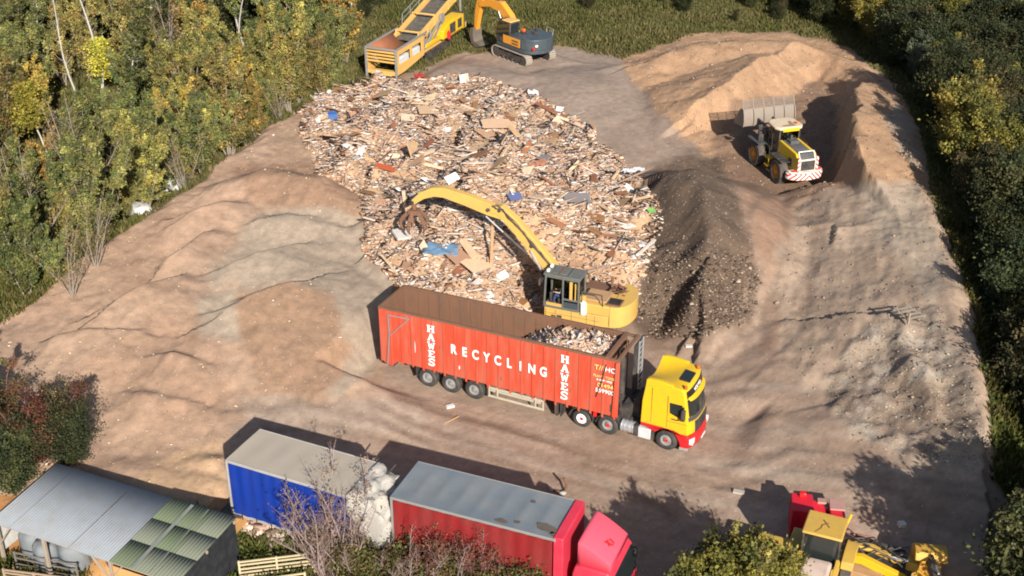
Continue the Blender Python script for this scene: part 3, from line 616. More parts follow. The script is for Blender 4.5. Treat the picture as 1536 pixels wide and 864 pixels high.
m=MB(); m.box(16.64,16.66,-.26,.26,.46,.58); m.build('number_plate',paint('number_plate_white',(.75,.75,.7),.4,dirt=.1),art)
m=MB(); 
for s_ in (-.5,.45): m.bar((fx(2.05)+.05,s_,2.05),(fx(2.5)+.045,s_+.42,2.5),.02)
m.build('wiper',DK,cab)
MUD=paint('road_mud',(.20,.16,.125),.9,dirt=.5)
for k_ in range(9):   # scuffs and dents along the near wall
    xx=random.uniform(.9,12.0); zz=random.uniform(1.3,3.6); yq=-W2-.002; m=MB(); n=9; a_,b_=random.uniform(.02,.05),random.uniform(.12,.45)
    m.prism([(xx+a_*math.cos(2*PI*i/n)*random.uniform(.6,1.2),zz+b_*math.sin(2*PI*i/n)*random.uniform(.6,1.2)) for i in range(n)],yq-.003,yq,'xz'); m.build('rust_scuff',RUST if k_%3 else WHT,tb)
m=MB(); 
for i in range(3): m.tube([(12.2+.1*i,-W2-.07,3.9),(12.0+.15*i,-W2-.09,2.9),(11.75+.1*i,-W2-.07,2.0)][: 3],.02) if i==0 else None
m.build('hanging_strap',DK,art)
# lettering on the near side
yl=-W2-.052
def vword(x,ztop,w,h,step):
    mm=MB()
    for i,ch in enumerate('HAWES'): glyph(mm,ch,x-w/2,ztop-i*step-h,w,h,yl)
    return mm.build('lettering',WHT,tb)
vword(2.98,3.68,.36,.40,.475); vword(10.13,3.84,.36,.42,.50)
for i,ch in enumerate('RECYCLING'):
    x=4.22+i*.602; text_mesh('lettering',ch,.70,WHT,tb,(x,yl-.004,2.62+.0*i),(PI/2,0,0),xs=.74,off=.035)
for o_ in [o for o in bpy.data.objects if o.name.startswith('lettering')]: pass
PYW=paint('pale_yellow_lettering',(.75,.6,.2),.5,dirt=.2)
text_mesh('lettering','T//',.36,PYW,tb,(11.83,yl-.004,3.62),(PI/2,0,0)); text_mesh('lettering','HC',.36,WHT,tb,(12.4,yl-.004,3.62),(PI/2,0,0))
text_mesh('lettering','PLANT, TOOL',.17,PYW,tb,(12.1,yl-.004,3.17),(PI/2,0,0)); text_mesh('lettering','& SKIP HIRE',.15,WHT,tb,(12.12,yl-.004,2.98),(PI/2,0,0))
text_mesh('lettering','01494',.30,PYW,tb,(12.18,yl-.004,2.70),(PI/2,0,0),xs=1.05); text_mesh('lettering','559900',.30,WHT,tb,(12.16,yl-.004,2.40),(PI/2,0,0),xs=1.05)
# ================================================================== blue curtain-sided trailer
cb,sb=math.cos(BY),math.sin(BY)
BL=thing('curtain_trailer',(BO[0]-sb*1.2,BO[1]+cb*1.2,0),BY,'parked blue curtain sided trailer with pale roof and torn white tarpaulin over its front end','trailer')
BLU=paint('blue_curtain',(.006,.03,.24),.45,dirt=.35,dcol=(.03,.05,.2),scale=1.5,streak=.6); ROOFM=paint('dusty_roof_skin',(.36,.31,.25),.6,dirt=.5,dcol=(.28,.25,.22),scale=.7,bump=.3)
m=MB()
for s_ in (-1,1):
    n=60; vs=[];fs=[]
    for i in range(n+1):
        x=.06+5.7*i/n; yo=s_*(1.2+.018*math.sin(i*1.1)+.01*math.sin(i*.37))
        vs+=[(x,yo,1.12),(x,yo+s_*.01,2.4),(x,yo,3.68)]
    for i in range(n):
        a=i*3; fs+=[(a,a+3,a+4,a+1),(a+1,a+4,a+5,a+2)]
    m.add(vs,fs)
m.build('curtain',BLU,BL)
m=MB(); n=24; vs=[];fs=[]
for i in range(n+1):
    for j in range(9): vs.append((-.02+6.0*i/n,-1.19+2.38*j/8,3.80+.02*math.sin(j/8*PI)-.03*abs(math.sin(i*PI/4))*math.sin(j/8*PI)))
for i in range(n):
    for j in range(8): a=i*9+j; fs.append((a,a+9,a+10,a+1))
m.add(vs,fs); m.box(-.02,5.98,-1.18,1.18,3.72,3.775); m.build('roof',ROOFM,BL)
m=MB()
for s_ in (-1,1): m.bar((-.03,s_*1.21,3.75),(6.0,s_*1.21,3.75),.05,.13); m.bar((0,s_*1.2,1.0),(0,s_*1.2,3.7),.09,.09); m.bar((0,s_*1.17,1.05),(6.6,s_*1.17,1.05),.06,.14)
m.bar((0,-1.2,3.75),(0,1.2,3.75),.06,.12); m.box(-.02,.03,-1.15,1.15,1.0,3.7); m.build('frame',paint('pale_aluminium',(.34,.33,.31),.45,dirt=.4),BL,.01)
m=MB(); 
for yy in (-.45,.45): m.box(.2,7.3,yy-.07,yy+.07,.72,.98)
for x in (.8,2.4,3.9,5.4,6.8): m.box(x,x+.1,-1.1,1.1,.85,.97)
m.box(3.7,3.85,-1.15,-.8,.5,1.0); m.box(6.9,7.0,-1.0,-.85,.0,.9); m.box(6.9,7.0,.85,1.0,.0,.9); m.build('chassis',DK,BL)
m=MB()
for i in range(8): x=.5+i*.72; m.bar((x,-1.235,.92),(x,-1.235,1.22),.05,.03)
m.build('buckle_strap',DK,BL)
for x in (4.6,5.75):
    for s_ in (-1,1): wheel(BL,x,s_*1.02,.5,.5,.36,s_,WHT,None)
TARP=paint('torn_white_tarpaulin',(.33,.315,.29),.85,dirt=.6,dcol=(.38,.33,.28),scale=1.2,bump=.6)
m=MB(); n=40; k=34; vs=[];fs=[]    # crumpled tarp over the front end of the body
for i in range(n+1):
    u=(i/n*2-1)*1.75
    for j in range(k+1):
        v=j/k*1.7; cu=max(-1,min(1,u)); side=max(0,abs(u)-1); vv_=min(v,1.); fr_=max(0,v-1)
        cr_=.07*math.sin(u*9+v*6)+.05*math.sin(u*4-v*13)+.05*random.uniform(-1,1)
        x=5.72+1.55*vv_+.22*fr_+cr_*(.3+.7*vv_)-.25*side*vv_
        yy=cu*(1.29-.16*vv_)+math.copysign(.10*side+.06*side*math.sin(v*9+u),u)*(1 if side>0 else 0)
        z=3.86-.55*vv_**1.6-2.3*side*(.75+.25*math.sin(v*5+1.3*u))-2.2*fr_*(.8+.2*math.sin(u*3))+cr_*.9*min(1,v*4)-.25*abs(cu)**4*vv_
        vs.append((x,yy,max(z,.8)))
for i in range(n):
    for j in range(k): a=i*(k+1)+j; fs.append((a,a+1,a+k+2,a+k+1))
m.add(vs,fs); tp=m.build('tarpaulin',TARP,BL,0,angle=60); sd=tp.modifiers.new('thick','SOLIDIFY'); sd.thickness=.02
m=MB(); m.bar((5.95,-1.3,2.9),(6.6,1.2,3.98),.05,.05); m.build('tarpaulin_rope',DK,BL)
m=MB(); m.box(5.8,5.88,-1.18,1.18,1.1,3.7); m.box(6.0,7.1,-1.0,1.0,1.0,2.6); m.build('headboard',GREY,BL)
# ================================================================== red lorry
cr,sr=math.cos(RY),math.sin(RY)
RD=thing('curtain_lorry',(RO[0]-sr*1.25-cr*7.6,RO[1]+cr*1.25-sr*7.6,0),RY,'red curtain sided box lorry with stained grey roof and pinkish red cab','lorry')
PINK=paint('faded_red_paint',(.56,.03,.06),.4,dirt=.2,dcol=(.55,.12,.14)); RCUR=paint('dirty_red_curtain',(.20,.011,.013),.6,dirt=.7,dcol=(.17,.045,.04),scale=.9,streak=.5); ROOF2=paint('stained_grey_roof',(.14,.165,.19),.5,dirt=.6,dcol=(.25,.24,.22),scale=.6,bump=.3)
m=MB()
for s_ in (-1,1):
    n=80; vs=[];fs=[]
    for i in range(n+1):
        x=.52+6.66*i/n; yo=s_*(1.25+.015*math.sin(i*.9)); vs+=[(x,yo,1.05),(x,yo+s_*.012,2.3),(x,yo,3.86)]
    for i in range(n): a=i*3; fs+=[(a,a+3,a+4,a+1),(a+1,a+4,a+5,a+2)]
    m.add(vs,fs)
m.build('curtain',RCUR,RD)
m=MB(); n=56; vs=[];fs=[]
for i in range(n+1):
    for j in range(9): vs.append((.42+6.91*i/n,-1.22+2.44*j/8,4.0-.045*abs(math.sin(i*PI/7))*math.sin(j/8*PI)))
for i in range(n):
    for j in range(8): a=i*9+j; fs.append((a,a+9,a+10,a+1))
m.add(vs,fs); m.box(.45,7.3,-1.2,1.2,3.86,3.93); m.build('roof',ROOF2,RD)
m=MB(); 
for (x,y,a,b,rt) in ((6.75,-.75,.5,.28,.6),(5.0,-1.0,.28,.12,0),(5.6,-.85,.14,.09,0),(5.7,.55,.13,.1,0),(7.1,-1.0,.15,.12,.3)):
    n=14; pts=[(x+a*math.cos(2*PI*i/n)*random.uniform(.7,1.15)*math.cos(rt)-b*math.sin(2*PI*i/n)*math.sin(rt),y+b*math.sin(2*PI*i/n)*random.uniform(.7,1.15)) for i in range(n)]
    m=MB(); m.prism(pts,4.012,4.018,'xy'); m.build('roof_patch',paint('dark_roof_stain',(.09,.075,.06),.7,dirt=.4),RD)
m=MB(); m.box(7.2,7.6,-1.25,1.25,1.0,4.06); m.build('headboard',PINK,RD,.04)
m=MB()
for s_ in (-1,1): m.bar((.42,s_*1.25,3.95),(7.3,s_*1.25,3.95),.05,.12); m.bar((.46,s_*1.22,1.0),(.46,s_*1.22,3.95),.1)
m.box(.42,.48,-1.2,1.2,1.,3.9); m.box(.42,7.3,-1.24,1.24,.92,1.04); m.build('frame',GREY,RD,.01)
m=MB()
for yy in (-.42,.42): m.box(.2,9.6,yy-.07,yy+.07,.62,.9)
m.cyl((1.8,-1,.5),(1.8,1,.5),.08); m.cyl((8.8,-1,.5),(8.8,1,.5),.08); m.build('chassis',DK,RD)
for x in (1.8,8.75):
    for s_ in (-1,1): wheel(RD,x,s_*1.04,.5,.5,.36,s_,GREY,GREY)
prof=[(7.95,.95),(7.95,2.5),(8.05,2.9),(8.4,3.0),(9.35,2.95),(9.55,2.75),(9.75,2.0),(9.82,1.5),(9.85,.45),(9.35,.45),(9.25,.95)]
m=MB(); m.prism(prof,-1.22,1.22,'xz'); rc=m.build('cab',PINK,RD,.08,3)
m=MB()   # sloping roof spoiler with side cheeks
n=10; vs=[];fs=[]
for i in range(n+1):
    t=i/n; x=8.12+1.3*t; zt=3.98-.72*t**1.3; hw=1.08-.02*t
    vs+=[(x,-hw,2.95),(x,-hw+.02,zt-.06),(x,-hw+.14,zt),(x,hw-.14,zt),(x,hw-.02,zt-.06),(x,hw,2.95)]
for i in range(n):
    for j in range(5): a=i*6+j; fs.append((a,a+6,a+7,a+1))
fs.append((n*6+0,n*6+1,n*6+2,n*6+3,n*6+4,n*6+5)); m.add(vs,fs); sp_=m.build('roof_spoiler',paint('pink_red_paint',(.72,.09,.14),.35,dirt=.1),rc,0); s2=sp_.modifiers.new('thick','SOLIDIFY'); s2.thickness=.05
m=MB(); 
for a,b in (((8.9,-.25),(9.2,-.1)),((8.95,-.1),(9.1,-.28)),((9.0,.05),(9.2,.02))):
    za=3.98-.72*((a[0]-8.12)/1.3)**1.3+.02; zb=3.98-.72*((b[0]-8.12)/1.3)**1.3+.02; m.bar((a[0],a[1],za),(b[0],b[1],zb),.09,.02)
m.build('spoiler_emblem',RED,rc)
m=MB(); m.prism([(9.62,2.72),(9.80,2.0),(9.83,1.75),(9.78,1.75),(9.73,2.0),(9.52,2.74)],-1.05,1.05,'xz'); m.build('windscreen',GLASS,rc)
for s_ in (-1,1):
    m=MB(); ya,yb=sorted((s_*1.232,s_*1.2)); m.prism([(8.75,1.75),(8.8,2.5),(9.42,2.5),(9.6,1.9),(9.55,1.7)],ya,yb,'xz'); m.build('side_window',GLASS,rc)
    m=MB(); m.box(9.5,9.72,min(s_*1.28,s_*1.5),max(s_*1.28,s_*1.5),1.7,2.3); m.bar((9.6,s_*1.2,2.3),(9.6,s_*1.35,2.25),.05); m.build('wing_mirror',DK,RD,.03)
    m=MB(); m.box(9.84,9.88,min(s_*.75,s_*1.1),max(s_*.75,s_*1.1),.75,.98); m.build('headlight',LAMP,RD)
m=MB(); m.box(9.84,9.87,-.65,.65,.65,1.4); m.build('grille',DK,rc)
m=MB(); m.box(7.99,8.0,-1.226,1.226,1.0,2.5); m.box(8.68,8.695,-1.227,1.227,1.0,2.6); m.box(8.0,9.5,-1.2265,1.2265,1.5,1.512); m.build('door_seam',DK,rc)
m=MB(); m.prism([(8.1,3.0),(8.1,3.9),(8.16,3.9),(8.16,3.0)],-.9,.9,'xz'); m.build('spoiler_gap_shade',DK,rc)  # dark plate standing in for the shaded gap behind the spoiler
print('lorries done')
def plane_pt(px,py,base,yaw):
    """(forward, height) of the pixel in the vertical plane through base"""
    n=np.array([-math.sin(yaw),math.cos(yaw),0]); Cc=np.array([0,0,HC]); d=fw*F+RR*(px-768)+UU*(432-py)
    t=((np.asarray(base)-Cc)@n)/(d@n); P=Cc+d*t; return (P-base)@np.array([math.cos(yaw),math.sin(yaw),0]),P[2]
def tracks(root,L,Wd,gauge,H,mat,cx=0):
    for s_ in (-1,1):
        m=MB(); y0,y1=s_*gauge/2-Wd/2,s_*gauge/2+Wd/2; r=H/2; n=9
        out=[(cx-L/2+r+r*math.cos(PI/2+PI*i/n),r+r*math.sin(PI/2+PI*i/n)) for i in range(n+1)]+[(cx+L/2-r+r*math.cos(-PI/2+PI*i/n),r+r*math.sin(-PI/2+PI*i/n)) for i in range(n+1)]
        P=[]; 
        for a,b in zip(out,out[1:]+out[:1]):
            d=math.dist(a,b); k=max(1,int(d/.17))
            for i in range(k): P.append((a[0]+(b[0]-a[0])*i/k,a[1]+(b[1]-a[1])*i/k))
        for a,b in zip(P,P[1:]+P[:1]):
            m.bar((a[0],(y0+y1)/2,a[1]),(a[0]+(b[0]-a[0])*.82,(y0+y1)/2,a[1]+(b[1]-a[1])*.82),Wd,.06,up=(0,1,0) if False else (0,0,1) if abs(b[0]-a[0])>abs(b[1]-a[1]) else (1,0,0))
        tr=m.build('track',mat,root)
        m=MB(); m.box(cx-L/2+r,cx+L/2-r,y0+.1,y1-.1,H*.25,H*.72); 
        for x in (cx-L/2+r,cx+L/2-r): m.cyl((x,y0+.06,r),(x,y1-.06,r),r*.8,n=18)
        for i in range(6): x=cx-L/2+r*1.8+i*(L-3.6*r)/5; m.cyl((x,y0+.05,.14),(x,y1-.05,.14),.11,n=10)
        m.build('track_frame',DK,tr)
    m=MB(); m.box(cx-.9,cx+.9,-gauge/2+.1,gauge/2-.1,.35,.75); m.cyl((0,0,.7),(0,0,H+.12),.62,n=24); m.build('undercarriage',DK,root)
def armplate(m,P,Wl,half,taper=None):
    """box section along the polyline P [(x,z)], depth list Wl"""
    up_=[];dn=[]
    for i,p in enumerate(P):
        a=P[max(0,i-1)]; b=P[min(len(P)-1,i+1)]; dx,dz=b[0]-a[0],b[1]-a[1]; L=math.hypot(dx,dz); nx,nz=-dz/L,dx/L
        up_.append((p[0]+nx*Wl[i]/2,p[1]+nz*Wl[i]/2)); dn.append((p[0]-nx*Wl[i]/2,p[1]-nz*Wl[i]/2))
    vs=[];fs=[]
    for u,d in zip(up_,dn): vs+=[(u[0],-half,u[1]),(u[0],half,u[1]),(d[0],half,d[1]),(d[0],-half,d[1])]
    for i in range(len(P)-1):
        a=i*4;b=a+4
        for j in range(4): fs.append((a+j,a+(j+1)%4,b+(j+1)%4,b+j))
    k=(len(P)-1)*4; fs+=[(3,2,1,0),(k,k+1,k+2,k+3)]; m.add(vs,fs)
def ram(root,a,b,y=0,r=.09,name='hydraulic_ram'):
    a=Vector((a[0],y,a[1])); b=Vector((b[0],y,b[1])); c=a.lerp(b,.58)
    m=MB(); m.cyl(a,c,r,n=12); m.build(name,DK,root); m=MB(); m.cyl(c,b,r*.55,n=10); m.build('ram_rod',SILV,root)
# ================================================================== long-reach yellow excavator behind the trailer
z1=.06
X1=thing('yellow_excavator',(E1[0],E1[1],z1),E1Y,'yellow long-armed excavator with dark cab reaching over the waste wood heap behind the orange-red trailer','excavator')
X1.scale=(1,1,1.0)
tracks(X1,4.4,.6,2.5,.9,paint('worn_track_steel',(.16,.13,.11),.6,dirt=.6,dcol=(.22,.17,.13)))
m=MB(); 
n=14; P=[(1.9,-1.4),(1.9,1.5),(-1.2,1.5)]+[(-1.75-.95*math.sin(PI*i/n),1.4*math.cos(PI*i/n)) for i in range(n+1)]+[(-1.2,-1.4)]
m.prism(P,.98,1.62,'xy'); m.build('turntable_deck',EXY,X1,.03)
m=MB(); P=[(-1.75,1.5),]+[(-1.78-1.0*math.sin(PI*i/n),1.48*math.cos(PI*i/n)) for i in range(n+1)]+[(-1.75,-1.4)]
m.prism(P,1.1,2.25,'xy'); m.build('counterweight',EXY,X1,.10,3)
m=MB(); m.box(-1.74,.0,-.15,1.46,1.622,2.22); m.build('engine_housing',EXY,X1,.05)
m=MB(); m.box(-1.45,-.15,-.1,1.15,2.221,2.34); m.build('engine_cover',TAN,X1,.04)
m=MB(); m.box(-2.25,-1.48,.5,1.3,2.252,2.33); m.build('radiator_frame',RUST,X1,.03)
m=MB(); m.box(-2.17,-1.56,.58,1.22,2.331,2.345); m.build('radiator_grille',paint('sooty_black',(.012,.012,.012),.9,dirt=.2),X1)
m=MB(); m.box(-1.74,.3,-1.38,-.2,1.622,2.1); 
for i in range(14): m.bar((random.uniform(-2.2,-1.0),random.uniform(-1.0,-.1),2.2),(random.uniform(-2.2,-1.0),random.uniform(-1.0,.3),2.3+.15*random.random()),.08,.06)
m.build('hydraulic_tank',RUST,X1)
m=MB(); m.cyl((-.3,1.5,1.6),(-.3,1.5,2.25),.17,n=16); m.cyl((-.3,1.5,2.25),(-.3,1.5,2.35),.12,.06,n=16); m.build('filter_canister',WHT,X1)
m=MB(); m.bar((-.14,1.1,1.9),(-.14,1.1,2.45),.25,.3); m.build('side_box',EXY,X1,.03)
# cab: frame posts, roof, floor, glass
m=MB(); cx0,cx1,cy0,cy1,cz0,cz1=-.02,1.9,.45,1.5,1.63,3.5
for x in (cx0,.85,cx1):
    for y in (cy0,cy1):
        m.bar((x,y,cz0),(x-(.0 if x<1 else .08),y,cz1),.11,.09)
for y in (cy0,cy1): m.bar((cx0,y,cz0+.05),(cx1,y,cz0+.05),.12,.12); m.bar((cx0,y,cz1-.05),(cx1-.08,y,cz1-.05),.1,.1); m.bar((cx0,y,2.25),(.85,y,2.25),.07,.12)
for x in (cx0,cx1-.04): m.bar((x,cy0,cz1-.05),(x,cy1,cz1-.05),.1,.1); m.bar((x,cy0,cz0+.05),(x,cy1,cz0+.05),.1,.1)
m.box(cx0,cx1,cy0,cy1,1.625,1.70); m.box(cx0-.02,cx0+.02,cy0,cy1,1.7,2.5); m.build('cab_frame',TIN,X1,.015)
m=MB(); m.box(cx0-.1,cx1+.05,cy0-.08,cy1+.06,cz1,cz1+.10); m.bar((.55,cy0,cz1+.14),(.55,cy1,cz1+.14),.08,.05); m.box(.75,1.55,cy0+.15,cy1-.15,cz1+.1,cz1+.14); m.build('cab_roof',TIN,X1,.04)
m=MB(); m.box(1.05,1.15,cy0+.1,cy1-.1,cz1+.14,cz1+.16); m.build('rust_strip',RUST,X1)
m=MB(); m.box(.02,.80,cy1+.01,cy1+.02,2.0,3.4); m.box(cx1-.03,cx1-.02,cy0+.06,cy1-.06,1.8,3.4); m.box(.0,.01,cy0+.05,cy1-.05,2.5,3.4); m.box(.05,1.8,cy0-.02,cy0-.01,1.9,3.4); m.build('cab_window',CGLASS,X1)
m=MB(); m.box(.12,.18,cy1+.022,cy1+.035,2.2,3.3); m.box(.32,.48,cy1+.022,cy1+.035,2.3,3.35); m.build('window_stripe',EXY,X1)
m=MB(); m.box(.9,1.8,cy1-.03,cy1+.02,1.66,1.9); m.bar((1.75,cy1+.04,1.0),(1.75,cy1+.04,1.5),.04); m.bar((1.2,cy1+.04,1.0),(1.2,cy1+.04,1.5),.04)
for z in (1.05,1.25): m.bar((1.2,cy1+.06,z),(1.75,cy1+.06,z),.05)
m.build('access_step',EXY,X1)
m=MB(); m.box(.75,1.25,.76,1.26,1.75,2.08); m.box(.66,.78,.8,1.22,2.08,2.8); m.box(1.6,1.75,.8,1.15,1.7,2.3); m.build('seat',DK,X1,.04)
m=MB(); m.box(-.02,.8,cy1+.002,cy1+.03,1.66,2.1); m.build('side_panel',DBL,X1,.01)
# boom
bb=np.array([E1[0]-math.sin(E1Y)*-.05,E1[1]+math.cos(E1Y)*-.05,0.]); bpt=lambda px,py: plane_pt(px,py,bb,E1Y)
P=[bpt(838,438)]; P[0]=(1.3,1.9); P+=[bpt(828,400),bpt(800,366),bpt(772,333),bpt(752,313),bpt(738,312)]
P=[(a,b-(z1 if i else 0)) for i,(a,b) in enumerate(P)]; print('boom',np.round(P,2))
m=MB(); armplate(m,P,[.5,.68,.72,.68,.58,.4],.23); m.build('boom',EXY,X1,.02)
Q=[bpt(765,326),bpt(735,312),bpt(700,298),bpt(668,287),bpt(652,286),bpt(636,291),bpt(622,301)]; Q=[(a,b-z1) for a,b in Q]; print('stick',np.round(Q,2))
m=MB(); armplate(m,Q,[.35,.70,.64,.58,.52,.42,.3],.2); m.build('stick',EXY,X1,.02)
ram(X1,(1.6,1.5),(P[2][0],P[2][1]-.2),.36,.1); ram(X1,(1.6,1.5),(P[2][0],P[2][1]-.2),-.36,.1)
ram(X1,(P[2][0]+.2,P[2][1]-.5),(Q[1][0]+.1,Q[1][1]-.35),.3,.08)
for k_ in range(3):
    m=MB(); pts=[]
    for i in range(10):
        t=i/9*(len(P)-2)+.6; j=min(int(t),len(P)-2); f_=t-j; x=P[j][0]+(P[j+1][0]-P[j][0])*f_; z=P[j][1]+(P[j+1][1]-P[j][1])*f_; pts.append((x,.27+.04*k_+.06*math.sin(i*2.2+k_),z+.15+.2*abs(math.sin(i*1.7+k_))))
    m.tube(pts,.028); m.build('hydraulic_hose',DK,X1)
for (a,b) in ((P[2],.1),(P[4],.09),(Q[1],.1),(Q[-1],.08)): m=MB(); m.cyl((a[0],-.29,a[1]),(a[0],.29,a[1]),b,n=14); m.build('pivot_pin',DK,X1)
tx,tz=Q[-1]   # grapple
m=MB(); m.cyl((tx+.03,0,tz+.05),(tx+.03,0,tz-.5),.14,n=12); m.box(tx-.25,tx+.3,-.3,.3,tz-.75,tz-.5); m.build('grapple_head',RUST,X1,.03)
for i in range(5):
    a=2*PI*i/5+.3; m=MB(); pts=[]
    for j in range(7):
        t=j/6; r=.25+.55*math.sin(t*PI*.8); pts.append((tx+.03+r*math.cos(a),r*math.sin(a),tz-.65-1.15*t))
    m.tube(pts,[.12,.13,.13,.12,.1,.07,.02],n=6); m.build('grapple_tine',RUST,X1)
m=MB(); m.tube([(-.2,1.45,1.62),(-.2,1.52,2.9),(-1.3,1.52,2.9),(-1.35,1.45,2.2)],.03); m.tube([(1.85,-1.3,1.62),(1.85,-1.3,2.5),(.4,-1.3,2.5),(.3,-1.3,2.1)],.03); m.build('handrail',DK,X1)
m=MB(); m.cyl((-1.15,-.75,2.1),(-1.15,-.75,2.85),.07,n=10); m.build('exhaust_pipe',RUST,X1)
m=MB(); 
for x in (-.95,-.5,.35): m.box(x,x+.018,1.503,1.508,1.05,1.58)
m.box(-1.2,1.85,1.503,1.508,1.28,1.295); m.build('panel_gap',DK,X1)
m=MB(); m.box(.9,1.5,1.502,1.507,1.08,1.22); m.build('panel_decal',DK,X1)
m=MB(); m.bar((1.95,1.5,3.3),(2.1,1.75,3.3),.04); m.box(2.02,2.1,1.68,1.9,3.0,3.4); m.build('mirror',DK,X1,.02)
m=MB(); m.box(1.7,1.85,.6,.8,3.6,3.75); m.box(1.7,1.85,1.15,1.35,3.6,3.75); m.build('work_lamp',LAMP,X1,.02)
# operator ---------------------------------------------------------
def person(loc,yaw,label):
    me=bpy.data.meshes.new('person'); 
    J=[((0,0,.0),.15),((.02,0,.25),.145),((.03,0,.45),.16),((.02,0,.58),.07),((.04,0,.66),.065),((.05,0,.76),.10),((.04,0,.86),.075),
       ((.02,.19,.48),.065),((.15,.24,.24),.05),((.38,.18,.22),.04),((.46,.17,.22),.035),((.02,-.19,.48),.065),((.15,-.24,.24),.05),((.38,-.18,.22),.04),((.46,-.17,.22),.035),
       ((.05,.1,-.02),.1),((.45,.13,.03),.08),((.50,.13,-.38),.06),((.64,.13,-.42),.045),((.05,-.1,-.02),.1),((.45,-.13,.03),.08),((.50,-.13,-.38),.06),((.64,-.13,-.42),.045)]
    Ed=[(0,1),(1,2),(2,3),(3,4),(4,5),(5,6),(2,7),(7,8),(8,9),(9,10),(2,11),(11,12),(12,13),(13,14),(0,15),(15,16),(16,17),(17,18),(0,19),(19,20),(20,21),(21,22)]
    me.from_pydata([j[0] for j in J],Ed,[]); o=bpy.data.objects.new('person',me); COL.objects.link(o)
    o.modifiers.new('skin','SKIN'); me.skin_vertices[0].data[0].use_root=True
    for i,j in enumerate(J): me.skin_vertices[0].data[i].radius=(j[1],j[1])
    s=o.modifiers.new('sub','SUBSURF'); s.levels=2; s.render_levels=2
    bpy.context.view_layer.update(); m2=bpy.data.meshes.new_from_object(o.evaluated_get(bpy.context.evaluated_depsgraph_get()))
    o.modifiers.clear(); o.data=m2; m2.name='person'
    mats=[paint('skin',(.50,.28,.19),.6,dirt=0),paint('beige_shirt',(.45,.42,.33),.9,dirt=.2),paint('blue_work_trousers',(.03,.05,.13),.9,dirt=.2),paint('brown_hair',(.06,.035,.02),.8,dirt=0),paint('work_boots',(.04,.03,.02),.7,dirt=.2)]
    m2.materials.clear(); [m2.materials.append(a) for a in mats]
    for p in m2.polygons:
        c=p.center; k=1
        if c.z>.62: k=3 if (c.z>.80 or c.x<.0) else 0
        elif c.x>.40 and abs(c.z-.22)<.06 and c.z>.15: k=0
        elif c.z<.12: k=4 if (c.x>.5 and c.z<-.38) else 2
        p.material_index=k; p.use_smooth=True
    f=MB(); f.sphere((.145,0,.745),.02,5); f.sphere((.135,.04,.785),.012,4); f.sphere((.135,-.04,.785),.012,4); f.bar((.135,-.03,.70),(.135,.03,.70),.008,.01); f.build('face_features',mats[0],o)
    for s_ in (-1,1):
        h=MB()
        for q in range(5): a=(q-2)*.014; h.tube([(.47,s_*.17+a,.225),(.52,s_*.17+a*1.3,.222-.004*abs(q-2)),(.545,s_*.17+a*1.3,.19)],[.009,.008,.006],6)
        h.build('fingers',mats[0],o)
    o.location=loc; o.rotation_euler=(0,0,yaw); return tag(o,label,'person')
c_,s_=math.cos(E1Y),math.sin(E1Y); lx,ly=.98,1.02
person((E1[0]+lx*c_-ly*s_,E1[1]+lx*s_+ly*c_,z1+2.18),E1Y,'person in pale shirt and blue trousers seated at the controls in the yellow excavator cab')
# ================================================================== wheel loader
zl=.58
WLd=thing('wheel_loader',(L1[0],L1[1],zl),LY,'yellow wheel loader with chevron-striped rear and raised bucket, inside the woodchip pit','wheel loader')
TYR=paint('dusty_tyre',(.055,.05,.047),.9,dirt=.8,dcol=(.2,.15,.11))
for x in (0,3.3):
    for s_ in (-1,1): wheel(WLd,x,s_*1.08,.83,.83,.62,s_,paint('orange_rim_paint',(.6,.26,.03),.5,dirt=.5),None,tyre=TYR)
m=MB(); m.box(-1.3,1.3,-.45,.45,.75,1.35); m.box(1.3,4.1,-.4,.4,.7,1.5); m.cyl((0,-1,.83),(0,1,.83),.16); m.cyl((3.3,-1,.83),(3.3,1,.83),.16); m.box(2.9,3.9,-.5,.5,1.4,2.3); m.build('chassis',DK,WLd,.03)
m=MB()
for s_ in (-1,1):
    ya,yb=sorted((s_*.72,s_*.52)); m.prism([(-1.55,1.2),(-1.6,2.2),(-1.3,2.5),(1.0,2.6),(1.0,1.3),(.75,1.15),(-.9,1.15)],ya,yb,'xz')
m.build('engine_side_panel',YEL,WLd,.04)
m=MB(); m.prism([(-1.5,1.3),(-1.55,2.25),(-1.3,2.47),(1.0,2.57),(1.0,1.3)],-.52,.52,'xz')
for i in range(6): m.box(-1.2+i*.2,-1.1+i*.2,-.42,.42,2.45,2.53)
m.cyl((.55,.1,2.5),(.55,.1,3.05),.08,n=10); m.box(.2,.85,-.35,.3,2.5,2.75); m.build('engine_hood',paint('grey_black_hood',(.065,.07,.075),.6,dirt=.45,dcol=(.17,.14,.12)),WLd,.03)
for s_ in (-1,1):
    m=MB(); m.box(-.95,-.45,min(s_*.722,s_*.74),max(s_*.722,s_*.74),1.45,2.0); m.build('side_vent',DK,WLd)
CHV=newmat('red_white_chevrons'); mm_,nn_,pb_=CHV; L_=nn_.links
tc=nn_.nodes.new('ShaderNodeTexCoord'); sp3=nn_.nodes.new('ShaderNodeSeparateXYZ'); L_.new(tc.outputs['Object'],sp3.inputs[0])
ab=nn_.nodes.new('ShaderNodeMath'); ab.operation='ABSOLUTE'; L_.new(sp3.outputs[1],ab.inputs[0]); ad=nn_.nodes.new('ShaderNodeMath'); L_.new(ab.outputs[0],ad.inputs[0]); L_.new(sp3.outputs[2],ad.inputs[1])
ml=nn_.nodes.new('ShaderNodeMath'); ml.operation='MULTIPLY'; ml.inputs[1].default_value=3.2; L_.new(ad.outputs[0],ml.inputs[0]); fr_=nn_.nodes.new('ShaderNodeMath'); fr_.operation='FRACT'; L_.new(ml.outputs[0],fr_.inputs[0])
